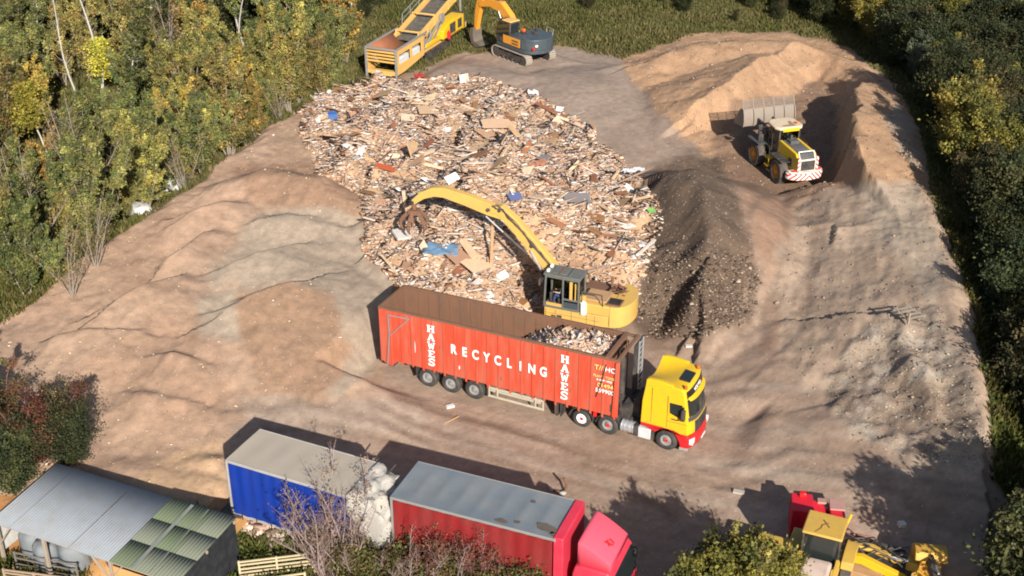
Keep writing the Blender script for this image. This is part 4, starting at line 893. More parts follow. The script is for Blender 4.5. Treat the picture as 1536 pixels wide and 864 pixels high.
gt=nn_.nodes.new('ShaderNodeMath'); gt.operation='GREATER_THAN'; gt.inputs[1].default_value=.58; L_.new(fr_.outputs[0],gt.inputs[0]); mxx=nn_.nodes.new('ShaderNodeMix'); mxx.data_type='RGBA'; L_.new(gt.outputs[0],mxx.inputs[0]); mxx.inputs[6].default_value=(.7,.66,.6,1); mxx.inputs[7].default_value=(.6,.05,.04,1); L_.new(mxx.outputs[2],pb_.inputs['Base Color'])
m=MB(); P=[(-1.5,-1.3),(-1.62,-1.25),(-1.95,-.8),(-2.1,0),(-1.95,.8),(-1.62,1.25),(-1.5,1.3),(-1.2,1.3),(-1.2,-1.3)]; m.prism(P,.85,1.28,'xy'); m.build('chevron_bumper',mm_,WLd,.05)
m=MB(); m.prism([(-1.52,-1.2),(-1.85,-.75),(-1.98,0),(-1.85,.75),(-1.52,1.2),(-1.2,1.2),(-1.2,-1.2)],1.281,1.38,'xy'); m.box(-1.72,-1.62,-.72,.72,1.38,2.2); m.build('rear_counterweight',paint('dusty_white_paint',(.6,.56,.5),.6,dirt=.5),WLd,.03)
m=MB(); m.box(-1.76,-1.722,-.5,.5,1.45,2.1); m.build('rear_grille',DK,WLd)
for s_ in (-1,1):
    m=MB(); m.box(-1.78,-1.63,min(s_*.58,s_*.74),max(s_*.58,s_*.74),1.38,2.35); m.build('marker_strip',mm_,WLd,.02)
m=MB(); pts=[(-1.62,-.55,2.2),(-1.35,-.55,2.62),(-1.35,.55,2.62),(-1.62,.55,2.2)]; m.tube(pts,.035); m.build('rear_handrail',WHT,WLd)
for s_ in (-1,1):   # fenders and steps
    m=MB(); m.box(-.1,1.0,min(s_*.75,s_*1.38),max(s_*.75,s_*1.38),1.72,1.78); m.box(-.75,-.1,min(s_*.75,s_*1.38),max(s_*.75,s_*1.38),1.68,1.74); m.build('fender',DK,WLd,.01)
    m=MB(); m.box(1.0,1.7,min(s_*.9,s_*1.4),max(s_*.9,s_*1.4),1.3,1.36); m.box(1.1,1.6,min(s_*1.1,s_*1.4),max(s_*1.1,s_*1.4),.75,.8); m.bar((1.05,s_*1.35,.8),(1.05,s_*1.35,1.3),.05); m.build('cab_step',YEL if s_>0 else DK,WLd,.01)
m=MB()
for x,y in ((1.05,.72),(1.05,-.72),(2.5,.6),(2.5,-.6),(1.9,.74),(1.9,-.74)): m.bar((x,y,1.5),(x-.03,y,3.28),.11,.1)
m.box(1.0,2.5,-.72,.72,1.42,1.6); m.box(1.0,1.08,-.7,.7,1.5,2.2); m.build('cab_frame',DK,WLd,.02)
m=MB(); m.box(1.1,2.45,.735,.75,1.6,3.2); m.box(1.1,2.45,-.75,-.735,1.6,3.2); m.box(2.49,2.5,-.6,.6,1.7,3.2); m.box(1.03,1.04,-.66,.66,2.2,3.2); m.build('cab_window',CGLASS,WLd)
m=MB(); m.box(1.35,1.85,-.25,.25,1.6,1.95); m.box(1.27,1.4,-.25,.25,1.95,2.7); m.build('seat',DK,WLd,.04)
m=MB(); m.prism([(.85,-.78),(.85,.78),(1.2,1.02),(2.3,.98),(2.68,.6),(2.68,-.6),(2.3,-.98),(1.2,-1.02)],3.28,3.5,'xy'); m.build('cab_roof',paint('dusty_cream_roof',(.58,.47,.34),.7,dirt=.4,dcol=(.30,.2,.12)),WLd,.08,3)
m=MB(); m.prism([(1.0,-.4),(1.1,.45),(1.3,.5),(1.35,-.1),(1.9,-.25),(1.95,-.45)],3.505,3.512,'xy'); m.build('roof_dirt',paint('chip_dust',(.28,.18,.10),.9,dirt=.5),WLd)
m=MB(); m.box(.835,.85,-.6,.6,3.2,3.42); m.build('roof_edge_stripe',YEL,WLd)
m=MB(); m.cyl((1.3,-.6,3.5),(1.3,-.6,3.68),.08,n=10); m.build('beacon',AMB,WLd)
for s_ in (-1,1):
    m=MB(); m.bar((2.4,s_*.7,3.0),(2.7,s_*1.25,3.0),.05); m.box(2.66,2.74,min(s_*1.15,s_*1.45),max(s_*1.15,s_*1.45),2.75,3.15); m.build('mirror',DK,WLd,.02)
    m=MB(); m.tube([(1.0,s_*1.38,1.36),(1.0,s_*1.38,2.2),(1.65,s_*1.38,2.2),(1.65,s_*1.38,1.36)],.025); m.build('handrail',DK,WLd)
    m=MB(); m.box(-1.66,-1.58,min(s_*.8,s_*1.05),max(s_*.8,s_*1.05),1.38,1.5); m.build('tail_lamp',LRED,WLd)
# lift arms to a raised bucket
bz=3.55; bx=4.75
for s_ in (-1,1):
    m=MB(); ya,yb=sorted((s_*.62,s_*.48)); m.prism([(3.0,2.2),(3.05,2.5),(3.9,2.85),(4.5,2.9),(4.52,2.6),(4.0,2.45),(3.3,2.0)],ya,yb,'xz'); m.build('lift_arm',DK,WLd,.03)
    m=MB(); m.cyl((3.6,s_*.4,1.4),(4.0,s_*.45,2.5),.09); m.build('hydraulic_ram',DK,WLd)
m=MB(); m.box(3.9,4.5,-.45,.45,1.5,2.1); m.box(2.9,4.6,-1.35,-.75,1.75,1.82); m.box(2.5,4.2,.75,1.42,1.75,1.82); m.build('front_fender',paint('dark_grey_plastic',(.05,.055,.065),.5,dirt=.3),WLd,.02)
m=MB(); m.box(3.0,3.2,.82,1.2,1.82,2.5); m.build('front_lamp_bracket',DK,WLd,.02)
bpf=[(4.55,2.35),(4.50,2.75),(4.58,3.2),(4.70,3.55)]   # back plate profile x,z ; floor forward
BUK=paint('worn_bucket_steel',(.20,.17,.145),.65,dirt=.7,dcol=(.26,.19,.13))
m=MB(); HWb=1.95; BYo=-.30
P=bpf+[(4.76,3.55),(4.64,3.2),(4.56,2.75),(4.62,2.45),(5.9,2.3),(5.9,2.22)]
m.prism(P,BYo-HWb,BYo+HWb,'xz')
for s_ in (-1,1): m.prism(bpf+[(5.1,3.5),(5.8,2.5),(5.9,2.22)],BYo+s_*HWb-.02,BYo+s_*HWb+.02,'xz')
for i in range(6): y=BYo-HWb+HWb*2*i/5; m.prism([(4.46,2.35),(4.38,2.75),(4.46,3.2),(4.6,3.53),(4.68,3.53),(4.56,3.2),(4.48,2.75),(4.53,2.35)],y-.04,y+.04,'xz')
m.build('bucket',BUK,WLd,.01)
m=MB()
for i in range(6): m.bar((4.72+.045*i,BYo-HWb,3.6+i*.10),(4.72+.045*i,BYo+HWb,3.6+i*.10),.035,.05)
for i in range(6): y=BYo-HWb+HWb*2*i/5; m.bar((4.70,y,3.55),(4.96,y,4.14),.06,.05)
m.build('spill_guard',BUK,WLd)
# ================================================================== screening machine
SC=thing('screening_machine',(S1[0],S1[1],.12),S1Y,'dusty yellow tracked screening plant with rusty feed hopper and rising conveyor on the grass','screening machine')
HW=1.4
m=MB()   # hopper: sloping inner plates
zt,zb=2.75,1.75; x0,x1=-.5,5.2
m.add([(x0,-HW,zt),(x1,-HW,zt),(x1-.4,-.35,zb),(x0+.9,-.35,zb)],[(0,1,2,3)]); m.add([(x0,HW,zt),(x1,HW,zt),(x1-.4,.35,zb),(x0+.9,.35,zb)],[(3,2,1,0)]); m.add([(x0,-HW,zt),(x0+.9,-.35,zb),(x0+.9,.35,zb),(x0,HW,zt)],[(0,1,2,3)]); m.add([(x0+.9,-.35,zb),(x1-.4,-.35,zb),(x1-.4,.35,zb),(x0+.9,.35,zb)],[(0,1,2,3)])
h=m.build('hopper',paint('orange_rust',(.27,.10,.045),.8,dirt=.6,dcol=(.16,.075,.05),scale=1.,bump=.4),SC); h.modifiers.new('t','SOLIDIFY').thickness=.05
m=MB()
for s_ in (-1,1): m.bar((x0,s_*HW,zt+.03),(x1,s_*HW,zt+.03),.14,.16)
m.bar((x0,-HW,zt+.03),(x0,HW,zt+.03),.14,.16)
for s_ in (-1,1): m.bar((x0+.05,s_*(HW-.02),0),(x0+.05,s_*(HW-.02),zt),.16,.16)
m.build('hopper_rim',GREY,SC,.01)
m=MB()
for i in range(4): m.bar((x0+.1,-HW+.1,2.5-.27*i),(x0+.1,HW-.1,2.5-.27*i),.12,.14)
m.bar((x0+.3,-HW+.1,.75),(x0+.3,HW-.1,.75),.5,.3); m.bar((x0+.15,-.95,.6),(x0+.15,.95,.6),.3,.12)
m.build('end_frame',PYL,SC,.02)
for s_ in (-1,1):
    m=MB(); ya,yb=sorted((s_*(HW+.01),s_*(HW-.05)))
    m.box(x0+.15,x1-.6,ya,yb,2.25,2.66); m.box(x0+.15,x1-.6,ya,yb,.95,1.45); m.box(x0+.15,x0+.6,ya,yb,1.45,2.25); m.box(2.05,2.45,ya,yb,1.45,2.25); m.box(4.1,4.6,ya,yb,1.45,2.25)
    m.prism([(x0+.15,.95),(x0+.15,.6),(1.0,.6),(4.6,.95)],ya,yb,'xz'); m.build('side_frame',PYL,SC,.02)
    m=MB(); ya,yb=sorted((s_*(HW-.06),s_*(HW-.5))); m.box(x0+.7,2.0,ya,yb,1.3,1.95); m.box(2.5,4.05,ya,yb,1.3,1.95); m.build('roller_drum',paint('pale_grey_plastic',(.50,.52,.54),.45,dirt=.3),SC,.1)
m=MB()   # chassis & engine box further along
m.box(4.6,14.0,-1.0,1.0,.8,1.25); m.build('chassis',PYL,SC,.03)
m=MB(); m.prism([(8.2,1.25),(8.2,2.0),(9.4,2.5),(12.4,2.5),(12.4,1.25)],-1.5,-.3,'xz'); m.box(5.3,8.2,-1.25,-.4,1.25,1.6); m.build('engine_box',YEL,SC,.05)
m=MB(); m.box(9.5,10.6,-1.53,-1.5,1.4,2.3); m.box(11.1,11.9,-1.53,-1.5,1.5,2.3); m.build('engine_door',DK,SC,.01)
m=MB(); m.box(12.42,12.6,-1.5,-.3,1.2,2.6); m.build('radiator',DK,SC,.02)
m=MB(); m.cyl((9.0,-1.62,1.15),(9.0,-1.62,1.75),.17,n=14); m.cyl((9.0,-1.62,1.75),(9.0,-1.62,1.9),.06,n=8); m.build('fire_extinguisher',RED,SC,.03)
m=MB()
for s_ in (-1,1):
    for i in range(26): x=5.6+i*.19; m.box(x,x+.13,s_*1.0-.2,s_*1.0+.2,.0,.08); m.box(x,x+.13,s_*1.0-.2,s_*1.0+.2,.68,.76)
    m.box(5.7,10.4,s_*1.0-.12,s_*1.0+.12,.1,.66)
m.build('track',DK,SC)
# conveyor / screen deck rising
def cz(x): return 2.3+(x-4.2)*.24
for s_ in (-1,1):
    m=MB(); ya,yb=sorted((s_*1.02,s_*.94)); m.prism([(4.0,cz(4.0)-.45),(4.0,cz(4.0)+.25),(16.5,cz(16.5)+.35),(16.5,cz(16.5)-.45)],ya,yb,'xz')
    ya,yb=sorted((s_*1.22,s_*.9)); m.prism([(4.0,cz(4.0)+.26),(4.0,cz(4.0)+.32),(16.5,cz(16.5)+.42),(16.5,cz(16.5)+.36)],ya,yb,'xz')
    for i in range(9): x=4.6+i*1.4; m.box(x,x+.1,min(s_*1.02,s_*1.1),max(s_*1.02,s_*1.1),cz(x)-.4,cz(x)+.2)
    m.build('conveyor_side',PYL,SC,.02)
m=MB(); m.prism([(4.0,cz(4)-.05),(4.0,cz(4.)),(16.5,cz(16.5)),(16.5,cz(16.5)-.05)],-.92,.92,'xz'); m.build('conveyor_belt',paint('dusty_belt',(.07,.065,.058),.9,dirt=.6,dcol=(.2,.17,.13)),SC)
m=MB()
for x in (4.4,7.4,10.4,13.4): m.bar((x,-1.05,cz(x)+.55),(x,1.05,cz(x)+.55),.14,.12); m.bar((x,-1.05,cz(x)+.2),(x,-1.05,cz(x)+.6),.1); m.bar((x,1.05,cz(x)+.2),(x,1.05,cz(x)+.6),.1)
m.prism([(4.0,cz(4)),(4.3,cz(4)+.75),(5.4,cz(4)+.6),(5.4,cz(4)+.3)],-1.1,-1.02,'xz'); m.prism([(4.0,cz(4)),(4.3,cz(4)+.75),(5.4,cz(4)+.6),(5.4,cz(4)+.3)],1.02,1.1,'xz'); m.build('cross_brace',PYL,SC,.02)
m=MB(); m.tube([(5.8,1.25,cz(5.8)+.2),(6.0,1.3,cz(6)+1.1),(12.5,1.3,cz(12.5)+1.1),(12.5,1.25,cz(12.5)+.2)],.035); m.tube([(6.0,1.3,cz(6)+.6),(12.5,1.3,cz(12.5)+.6)],.03)
for x in (7.5,9.2,10.9): m.bar((x,1.3,cz(x)+.1),(x,1.3,cz(x)+1.1),.05)
m.build('handrail',GREY,SC)
m=MB(); m.bar((6.5,-1.1,1.2),(6.5,-1.1,cz(6.5)-.3),.14); m.bar((12.8,-1.0,1.2),(12.8,-1.0,cz(12.8)-.3),.14); m.bar((12.8,1.0,1.2),(12.8,1.0,cz(12.8)-.3),.14); m.bar((4.8,-1.12,1.1),(8.4,-1.12,cz(8.4)-.35),.14,.2); m.bar((7.0,-1.15,1.5),(9.2,-1.15,cz(9.2)-.4),.1,.1); m.build('support_leg',GREY,SC,.01)
m=MB(); m.cyl((8.6,-1.15,cz(8.6)-.3),(8.6,-1.3,cz(8.6)-.3),.42,n=20); m.build('drive_gear',GREY,SC); m=MB(); m.cyl((5.0,-1.12,1.9),(5.0,-1.3,1.9),.3,n=16); m.build('drive_gear',GREY,SC)
# ================================================================== orange excavator
zx=.58
X2=thing('orange_excavator',(E2[0],E2[1],zx),E2Y,'orange and dark blue-grey tracked excavator beside the yellow screening machine','excavator')
tracks(X2,4.2,.6,2.3,.85,paint('pale_dusty_track',(.30,.26,.22),.7,dirt=.6))
m=MB(); n=14; P=[(1.5,-1.35),(1.5,1.4),(-1.2,1.4)]+[(-1.5-1.15*math.sin(PI*i/n),1.4*math.cos(PI*i/n)) for i in range(n+1)]+[(-1.2,-1.35)]; m.prism(P,.98,1.25,'xy'); m.build('turntable_deck',DBL,X2,.03)
m=MB(); P=[(-1.45,1.4)]+[(-1.5-1.2*math.sin(PI*i/n),1.42*math.cos(PI*i/n)) for i in range(n+1)]+[(-1.45,-1.4)]; m.prism(P,1.26,2.1,'xy'); m.build('counterweight',DBL,X2,.15,3)
m=MB(); m.box(-1.44,.0,-1.35,1.4,1.26,2.08); m.build('engine_hood',DBL,X2,.10,3)
m=MB(); m.box(-1.3,.7,1.402,1.43,1.32,1.95); 
m.build('side_panel',EXO,X2,.02)
m=MB(); 
for i in range(2): m.box(-1.1,-.35,1.432,1.44,1.45+.22*i,1.55+.22*i)
m.build('side_vent',DK,X2)
m=MB(); m.box(-1.2,-.8,-.5,-.1,2.08,2.25); m.cyl((-.7,-.7,2.08),(-.7,-.7,2.5),.08); m.box(-.6,-.2,.0,.5,2.08,2.2); m.build('exhaust_cover',DK,X2,.02)
m=MB(); m.box(-.5,-.25,.2,.4,2.2,2.4); m.build('orange_cap',AMB,X2,.03)
m=MB(); m.prism([(.0,1.26),(-.1,2.95),(1.2,2.95),(1.62,2.1),(1.6,1.26)],.45,1.38,'xz'); cb2=m.build('cab',DK,X2,.06)
m=MB()
for y0,y1 in ((1.385,1.395),(.435,.445)): m.prism([(.12,1.75),(.02,2.85),(1.12,2.85),(1.5,2.1),(1.48,1.75)],y0,y1,'xz')
m.prism([(1.25,2.9),(1.64,2.12),(1.62,1.4),(1.66,1.4),(1.68,2.14),(1.28,2.92)],.52,1.3,'xz'); m.box(-.13,-.10,.55,1.28,2.15,2.85); m.build('cab_window',GLASS,cb2)
m=MB(); m.box(-.15,.85,.42,1.42,2.96,3.06); m.build('cab_roof',paint('pale_orange_roof',(.72,.42,.12),.5,dirt=.4),X2,.05)
m=MB(); m.box(.88,1.25,.5,1.32,2.96,3.02); m.build('roof_window',GLASS,X2,.02)
m=MB(); m.box(-2.55,-2.45,1.0,1.2,1.4,1.6); m.build('tail_lamp',LRED,X2,.01)
m=MB(); m.box(-2.62,-2.5,.75,.95,1.6,1.75); m.build('work_lamp',LAMP,X2,.01)
m=MB(); m.tube([(-1.3,-1.2,2.1),(-1.3,-1.2,2.5),(-2.2,-1.1,2.5),(-2.3,-.9,2.1)],.03); m.build('handrail',GREY,X2)
X2.scale=(1.12,1.12,1.12)
b2=np.array([E2[0],E2[1],0.]); q2=lambda px,py:(lambda r:(r[0],r[1]-zx))(plane_pt(px,py,b2,E2Y))
P=[(1.0,1.5),q2(780,22),q2(768,4),q2(752,-6),q2(735,-10),q2(722,-10)]; print('exc2 boom',np.round(P,2))
Pb=[(.9,1.5),(1.6,2.75),(2.6,3.4),(3.9,3.45),(5.2,3.05)]; 
m=MB(); armplate(m,Pb,[.6,.75,.8,.6,.4],.24); m.build('boom',EXO,X2,.02)
Ps=[(4.9,3.55),(5.3,3.1),(5.6,2.1),(5.8,.9)]; m=MB(); armplate(m,Ps,[.3,.6,.5,.3],.18); m.build('stick',EXO,X2,.02)
ram(X2,(1.5,1.3),(2.6,3.1),.34,.09); ram(X2,(1.5,1.3),(2.6,3.1),-.34,.09); ram(X2,(2.9,3.8),(4.9,3.6),0,.08); ram(X2,(5.3,2.8),(6.0,1.2),0,.06)
m=MB(); m.prism([(5.7,1.05),(6.1,1.0),(6.3,.5),(6.0,-.25),(5.4,-.45),(4.8,-.2),(5.15,-.05),(5.55,0.),(5.75,.4)],-.45,.45,'xz'); m.build('bucket',paint('dark_worn_paint',(.10,.085,.07),.7,dirt=.6),X2,.03)
print('machines done')
# ================================================================== parked backhoe loader, bottom right
K1=at(1238,790,2.9); KY=math.radians(-113)    # bonnet towards the camera
BK=thing('backhoe_loader',(K1[0],K1[1],0),KY,'yellow backhoe loader with dusty flat cab roof and pale bonnet, by the red attachment','backhoe loader')
PALE=paint('pale_faded_bonnet',(.55,.43,.36),.6,dirt=.5); YLD=paint('weathered_yellow',(.50,.31,.05),.55,dirt=.6,dcol=(.34,.22,.11))
m=MB(); m.box(-.75,.72,-.78,.78,2.88,3.0); m.build('cab_roof',YLD,BK,.08,3)
m=MB()
for x in (-.68,.05,.66):
    for y in (-.72,.72): m.bar((x,y,1.3),(x*.98,y*.97,2.9),.08,.08)
m.box(-.7,.7,-.75,.75,1.2,1.45); m.box(.62,.68,-.7,.7,1.45,1.8); m.build('cab_frame',DK,BK,.015)
m=MB(); m.box(-.72,.75,-.79,.79,1.02,1.62); m.build('cab_base',YLD,BK,.06)
m=MB(); m.box(-.62,.6,.735,.75,1.62,2.85); m.box(-.62,.6,-.75,-.735,1.62,2.85); m.box(.66,.67,-.66,.66,1.7,2.85); m.box(-.69,-.68,-.66,.66,1.5,2.85); m.build('cab_window',GLASS,BK)
m=MB(); m.bar((-.25,-.12,3.01),(.15,.18,3.01),.05,.02); m.tube([(-.1,.1,3.01),(.1,-.1,3.02),(.3,-.12,3.01),(.6,-.3,3.0)],.018); m.build('roof_twig',RUST,BK)
m=MB(); m.prism([(.8,1.0),(.8,1.95),(1.2,2.02),(2.3,1.85),(2.5,1.6),(2.5,.9)],-.55,.55,'xz'); m.build('bonnet',PALE,BK,.12,3)
for s_ in (-1,1): wheel(BK,-.35,s_*1.02,.72,.72,.42,s_,YLD,None,tyre=TYR); wheel(BK,2.1,s_*.9,.48,.48,.3,s_,YLD,None,tyre=TYR)
m=MB(); m.box(-1.2,2.6,-.4,.4,.5,1.05); m.build('chassis',DK,BK,.02)
for s_ in (-1,1):
    m=MB(); m.prism([(-1.05,1.55),(-1.0,1.75),(-.35,1.82),(.35,1.7),(.45,1.4),(.35,1.4),(-.3,1.62),(-.95,1.5)],min(s_*.82,s_*1.3),max(s_*.82,s_*1.3),'xz'); m.build('fender',YLD,BK,.03)
    m=MB(); armplate(m,[(.7,1.9),(1.8,1.7),(3.0,1.1),(3.4,.5)],[.3,.34,.3,.2],.07); o=m.build('loader_arm',YLD,BK,.02); o.location=(0,s_*.72,0)
m=MB(); m.bar((.72,-.4,1.66),(.72,-.15,1.7),.07,.14); m.build('work_lamp',GREY,BK,.02)
m=MB(); m.prism([(3.3,.9),(3.2,.4),(3.4,.1),(4.2,.1),(4.2,.14),(3.5,.25),(3.4,.9)],-1.1,1.1,'xz'); m.build('front_bucket',YLD,BK,.02)
# left side: backhoe counter body / wing seen behind the bush
m=MB(); m.prism([(-.6,1.0),(-.5,1.5),(.2,1.5),(.6,1.1),(.6,.8),(-.6,.8)],-2.6,-1.35,'xz'); m.build('side_tank',YLD,BK,.06)
# ================================================================== red attachment behind the backhoe
R1=at(1226,775,1.0); RAY=math.radians(-8)
RA=thing('red_machine_attachment',(R1[0],R1[1],0),RAY,'bright red steel machine attachment with stepped top and pale lids behind the yellow cab','machine attachment')
RA.scale=(.82,.82,.82)
REDB=paint('bright_red_paint',(.56,.012,.03),.4,dirt=.25,dcol=(.35,.03,.03)); 
m=MB(); m.box(-1.35,-.25,-.6,.9,.3,1.95); m.build('body',REDB,RA,.05)
m=MB(); m.prism([(-.2,.3),(-.25,1.7),(.35,1.55),(.55,1.2),(.55,.3)],-.5,.75,'xz'); m.build('sloping_chute',REDB,RA,.04)
m=MB(); m.box(.58,1.3,-1.0,.75,.25,1.75); m.build('side_hopper',REDB,RA,.04)
m=MB(); m.box(.56,1.32,-.1,.78,1.76,1.86); m.box(.0,.5,.55,.95,1.6,1.72); m.build('lid',paint('dusty_pink_lid',(.40,.22,.19),.7,dirt=.5),RA,.03)
m=MB(); m.box(-.95,-.6,.5,.8,1.96,2.2); m.build('top_box',LRED,RA,.03)
m=MB(); m.box(-1.3,-1.1,-.5,.7,0,.32); m.box(1.0,1.2,-.8,.6,0,.26); m.box(-.1,.1,-.4,.6,0,.32); m.build('skid',DK,RA)
for x in (-1.0,-.6): m=MB(); m.box(x,x+.06,-.625,-.6,.6,1.7); m.build('rib',REDB,RA)
# ================================================================== yellow loader linkage to the right of the backhoe
Q1=at(1312,835,1.0)
LK=thing('loader_linkage',(Q1[0],Q1[1],0),math.radians(-28),'jumble of yellow arms, black hoses and a bright ram right of the backhoe','machine linkage')
m=MB(); armplate(m,[(-1.5,.95),(-.4,1.15),(1.2,.8),(2.4,.3)],[.25,.38,.34,.25],.13); o=m.build('arm',YEL,LK,.02); o.location=(0,-.55,0)
m=MB(); armplate(m,[(-1.2,1.0),(-.2,1.1),(1.0,.85)],[.2,.3,.25],.1); o=m.build('arm',YLD,LK,.02); o.location=(0,.35,0)
m=MB(); m.cyl((-.9,.0,1.25),(.6,.15,1.15),.09); m.build('hydraulic_ram',YLD,LK); m=MB(); m.cyl((.6,.15,1.15),(1.3,.22,1.1),.06); m.build('ram_rod',SILV,LK)
m=MB(); m.cyl((-.7,.75,1.0),(.8,.95,.9),.08); m.cyl((-.5,.95,.95),(1.0,1.1,.85),.07); m.build('ram_barrel',DK,LK)
for k_ in range(6):
    m=MB(); pts=[(-1.3+i*.35,-.3+.18*k_+.15*math.sin(i*1.3+k_),1.1+.3*math.sin(i*.9+k_)**2) for i in range(8)]; m.tube(pts,.03); m.build('hydraulic_hose',DK,LK)
m=MB(); m.box(-1.4,.5,-1.1,-.3,.35,.85); m.build('step_plate',TAN,LK,.02)
m=MB(); m.bar((-1.55,.6,1.0),(-1.35,1.25,1.75),.1,.1); m.build('lever',YEL,LK,.02)
m=MB(); m.box(1.2,1.7,.1,.6,.3,1.15); m.build('end_block',YLD,LK,.08)
m=MB(); m.box(-1.3,1.5,-.3,.9,.0,.75); m.build('base_frame',DK,LK,.03)
# ================================================================== digging arm with bucket reaching in from the lower right edge
G=thing('excavator_arm',tuple(list(at(1392,850,1.0)[:2])+[0]),math.radians(-100),'dark excavator dipper arm with rusty yellow bucket parked in tree shade at the bottom right','excavator arm')
m=MB(); m.prism([(-.8,.9),(-.75,1.5),(-.35,1.85),(.25,1.9),(.45,1.6),(.2,1.45),(-.3,1.4),(-.5,1.0),(-.45,.6),(.3,.45),(.3,.38),(-.6,.45)],-.62,.62,'xz'); m.build('bucket',paint('rusty_yellow_paint',(.60,.34,.05),.6,dirt=.6,dcol=(.28,.13,.05)),G,.03)
m=MB(); 
for y in (-.5,-.17,.17,.5): m.bar((.2,y,.41),(.5,y,.36),.1,.06)
m.build('bucket_tooth',GREY,G)
m=MB(); armplate(m,[(.1,1.5),(1.2,1.7),(2.6,2.0),(4.3,2.3)],[.3,.4,.5,.4],.16); m.build('dipper_arm',paint('dark_worn_paint',(.10,.085,.07),.7,dirt=.6),G,.02)
m=MB(); armplate(m,[(4.0,2.4),(5.0,3.0),(6.5,3.0),(8.2,1.6)],[.4,.6,.75,.6],.2); m.build('boom',YLD,G,.02)
ram(G,(.3,1.8),(1.9,2.25),0,.06)
m=MB(); m.box(7.4,10.4,-1.2,1.2,.5,2.0); m.build('body',YLD,G,.06)
m=MB(); m.box(7.3,10.6,-1.35,-.8,0,.75); m.box(7.3,10.6,.8,1.35,0,.75); m.build('track',DK,G,.05)
# ================================================================== shed
SHD=thing('open_shed',(SHO[0],SHO[1],0),SHY,'open-fronted timber shed with grey and moss-green corrugated roof and black board end wall','shed')
LS,DSH=9.15,3.95; zf,zb_=2.25,2.5
def roofz(y): return zf+(zb_-zf)*y/DSH
def corr(nm,x0,x1,y0,y1,mat,dz=0,pitch=.13,amp=.012,parent=SHD):
    nx=int((x1-x0)/.02); vs=[];fs=[]
    ys=[y0,(y0+y1)/2,y1]
    for i in range(nx+1):
        x=x0+(x1-x0)*i/nx
        for y in ys: vs.append((x,y,roofz(y)+dz+amp*math.sin(2*PI*x/pitch)))
    for i in range(nx):
        for j in range(2): a=i*3+j; fs.append((a,a+3,a+4,a+1))
    m=MB(); m.add(vs,fs); o=m.build(nm,mat,parent,0,angle=45); o.modifiers.new('t','SOLIDIFY').thickness=.012; return o
GALV=paint('galvanised_roof',(.23,.255,.285),.8,dirt=.75,dcol=(.20,.19,.18),scale=1.6,streak=0,spec=.2); MOSS=paint('mossy_green_sheet',(.105,.125,.080),.7,dirt=.5,dcol=(.10,.15,.075),scale=.9); MOSS2=paint('pale_green_sheet',(.14,.155,.115),.8,dirt=.6,dcol=(.16,.17,.14),scale=.9)
xs_=5.95
for i in range(6): corr('roof_sheet',-.02+i*1.0,.97+i*1.0,0,DSH,GALV,dz=.004*(i%2)+.0)
for i in range(3):
    for j in range(3):
        ya=j*DSH/3; xa=xs_+.02+i*1.06; corr('mossy_roof_sheet',xa,xa+1.04,ya+.02,ya+DSH/3+.04,[MOSS,MOSS2,MOSS][(i+j)%3] if i<2 else MOSS2,dz=.02+.012*j+.004*(i%2),pitch=.15,amp=.010)
m=MB(); 
for (x,w_) in ((7.02,.14),(7.85,.03)): m.hexa([(x,.05,roofz(.05)+.06),(x+w_,.05,roofz(.05)+.06),(x+w_,DSH-.1,roofz(DSH)+.085),(x,DSH-.1,roofz(DSH)+.085)],[(x,.05,roofz(.05)+.075),(x+w_,.05,roofz(.05)+.075),(x+w_,DSH-.1,roofz(DSH)+.1),(x,DSH-.1,roofz(DSH)+.1)])
m.build('clear_roof_strip',paint('pale_translucent_sheet',(.19,.21,.20),.4,dirt=.5),SHD)
WOOD=paint('weathered_timber',(.30,.25,.20),.85,dirt=.5,dcol=(.16,.12,.09),scale=3,bump=.3); BLKW=paint('black_weathered_boards',(.010,.012,.016),.9,dirt=.4,dcol=(.07,.07,.07),scale=3,bump=.4)
m=MB()
for x in (.15,2.6,5.9,8.9):
    for y in (.15,DSH-.15): m.bar((x,y,0),(x,y,roofz(y)-.08),.13,.13)
for y in (.15,DSH/2,DSH-.15): m.bar((-.0,y,roofz(y)-.1),(LS,y,roofz(y)-.1),.08,.13)
m.bar((5.9,.15,1.0),(5.0,.15,2.1),.09,.06); m.bar((6.0,.15,1.5),(6.5,.15,2.1),.07,.05); m.bar((.2,.1,1.1),(.9,.1,2.1),.08,.06)
m.build('timber_frame',WOOD,SHD,.01)
for i in range(22):
    m=MB() if i==0 else m; y=.1+i*.172; m.box(LS-.12+.012*(i%2),LS-.07+.012*(i%2),y,y+.165,.03+.04*random.random(),roofz(y)-.05)
m.build('end_wall',BLKW,SHD)
m=MB()
for i in range(50): x=.2+i*.175; m.box(x,x+.168,DSH-.1+.01*(i%2),DSH-.06+.01*(i%2),.02,roofz(DSH)-.12)
m.build('back_wall',BLKW,SHD)
m=MB(); m.box(6.0,7.5,.12,.17,.05,1.95); m.build('front_panel',paint('orange_brown_plywood',(.50,.26,.09),.7,dirt=.5,dcol=(.62,.45,.25),scale=1.5),SHD,.01)
m=MB(); m.box(-.05,.0,.3,1.6,.5,2.0); m.build('side_board',paint('pale_board',(.5,.5,.48),.7,dirt=.4),SHD,.01)
SG=thing('yellow_sign',(SHO[0]+7.6*math.cos(SHY)+.12*math.sin(SHY),SHO[1]+7.6*math.sin(SHY)-.12*math.cos(SHY),1.35),SHY,'pale yellow sign board with dark lettering on the shed front by the black end wall','sign')
m=MB(); m.box(0,1.0,-.03,0,0,.75); m.build('board',paint('pale_yellow_board',(.68,.66,.20),.6,dirt=.15),SG,.005)
text_mesh('lettering','1027',.26,DK,SG,(.5,-.036,.55),(PI/2,0,0))
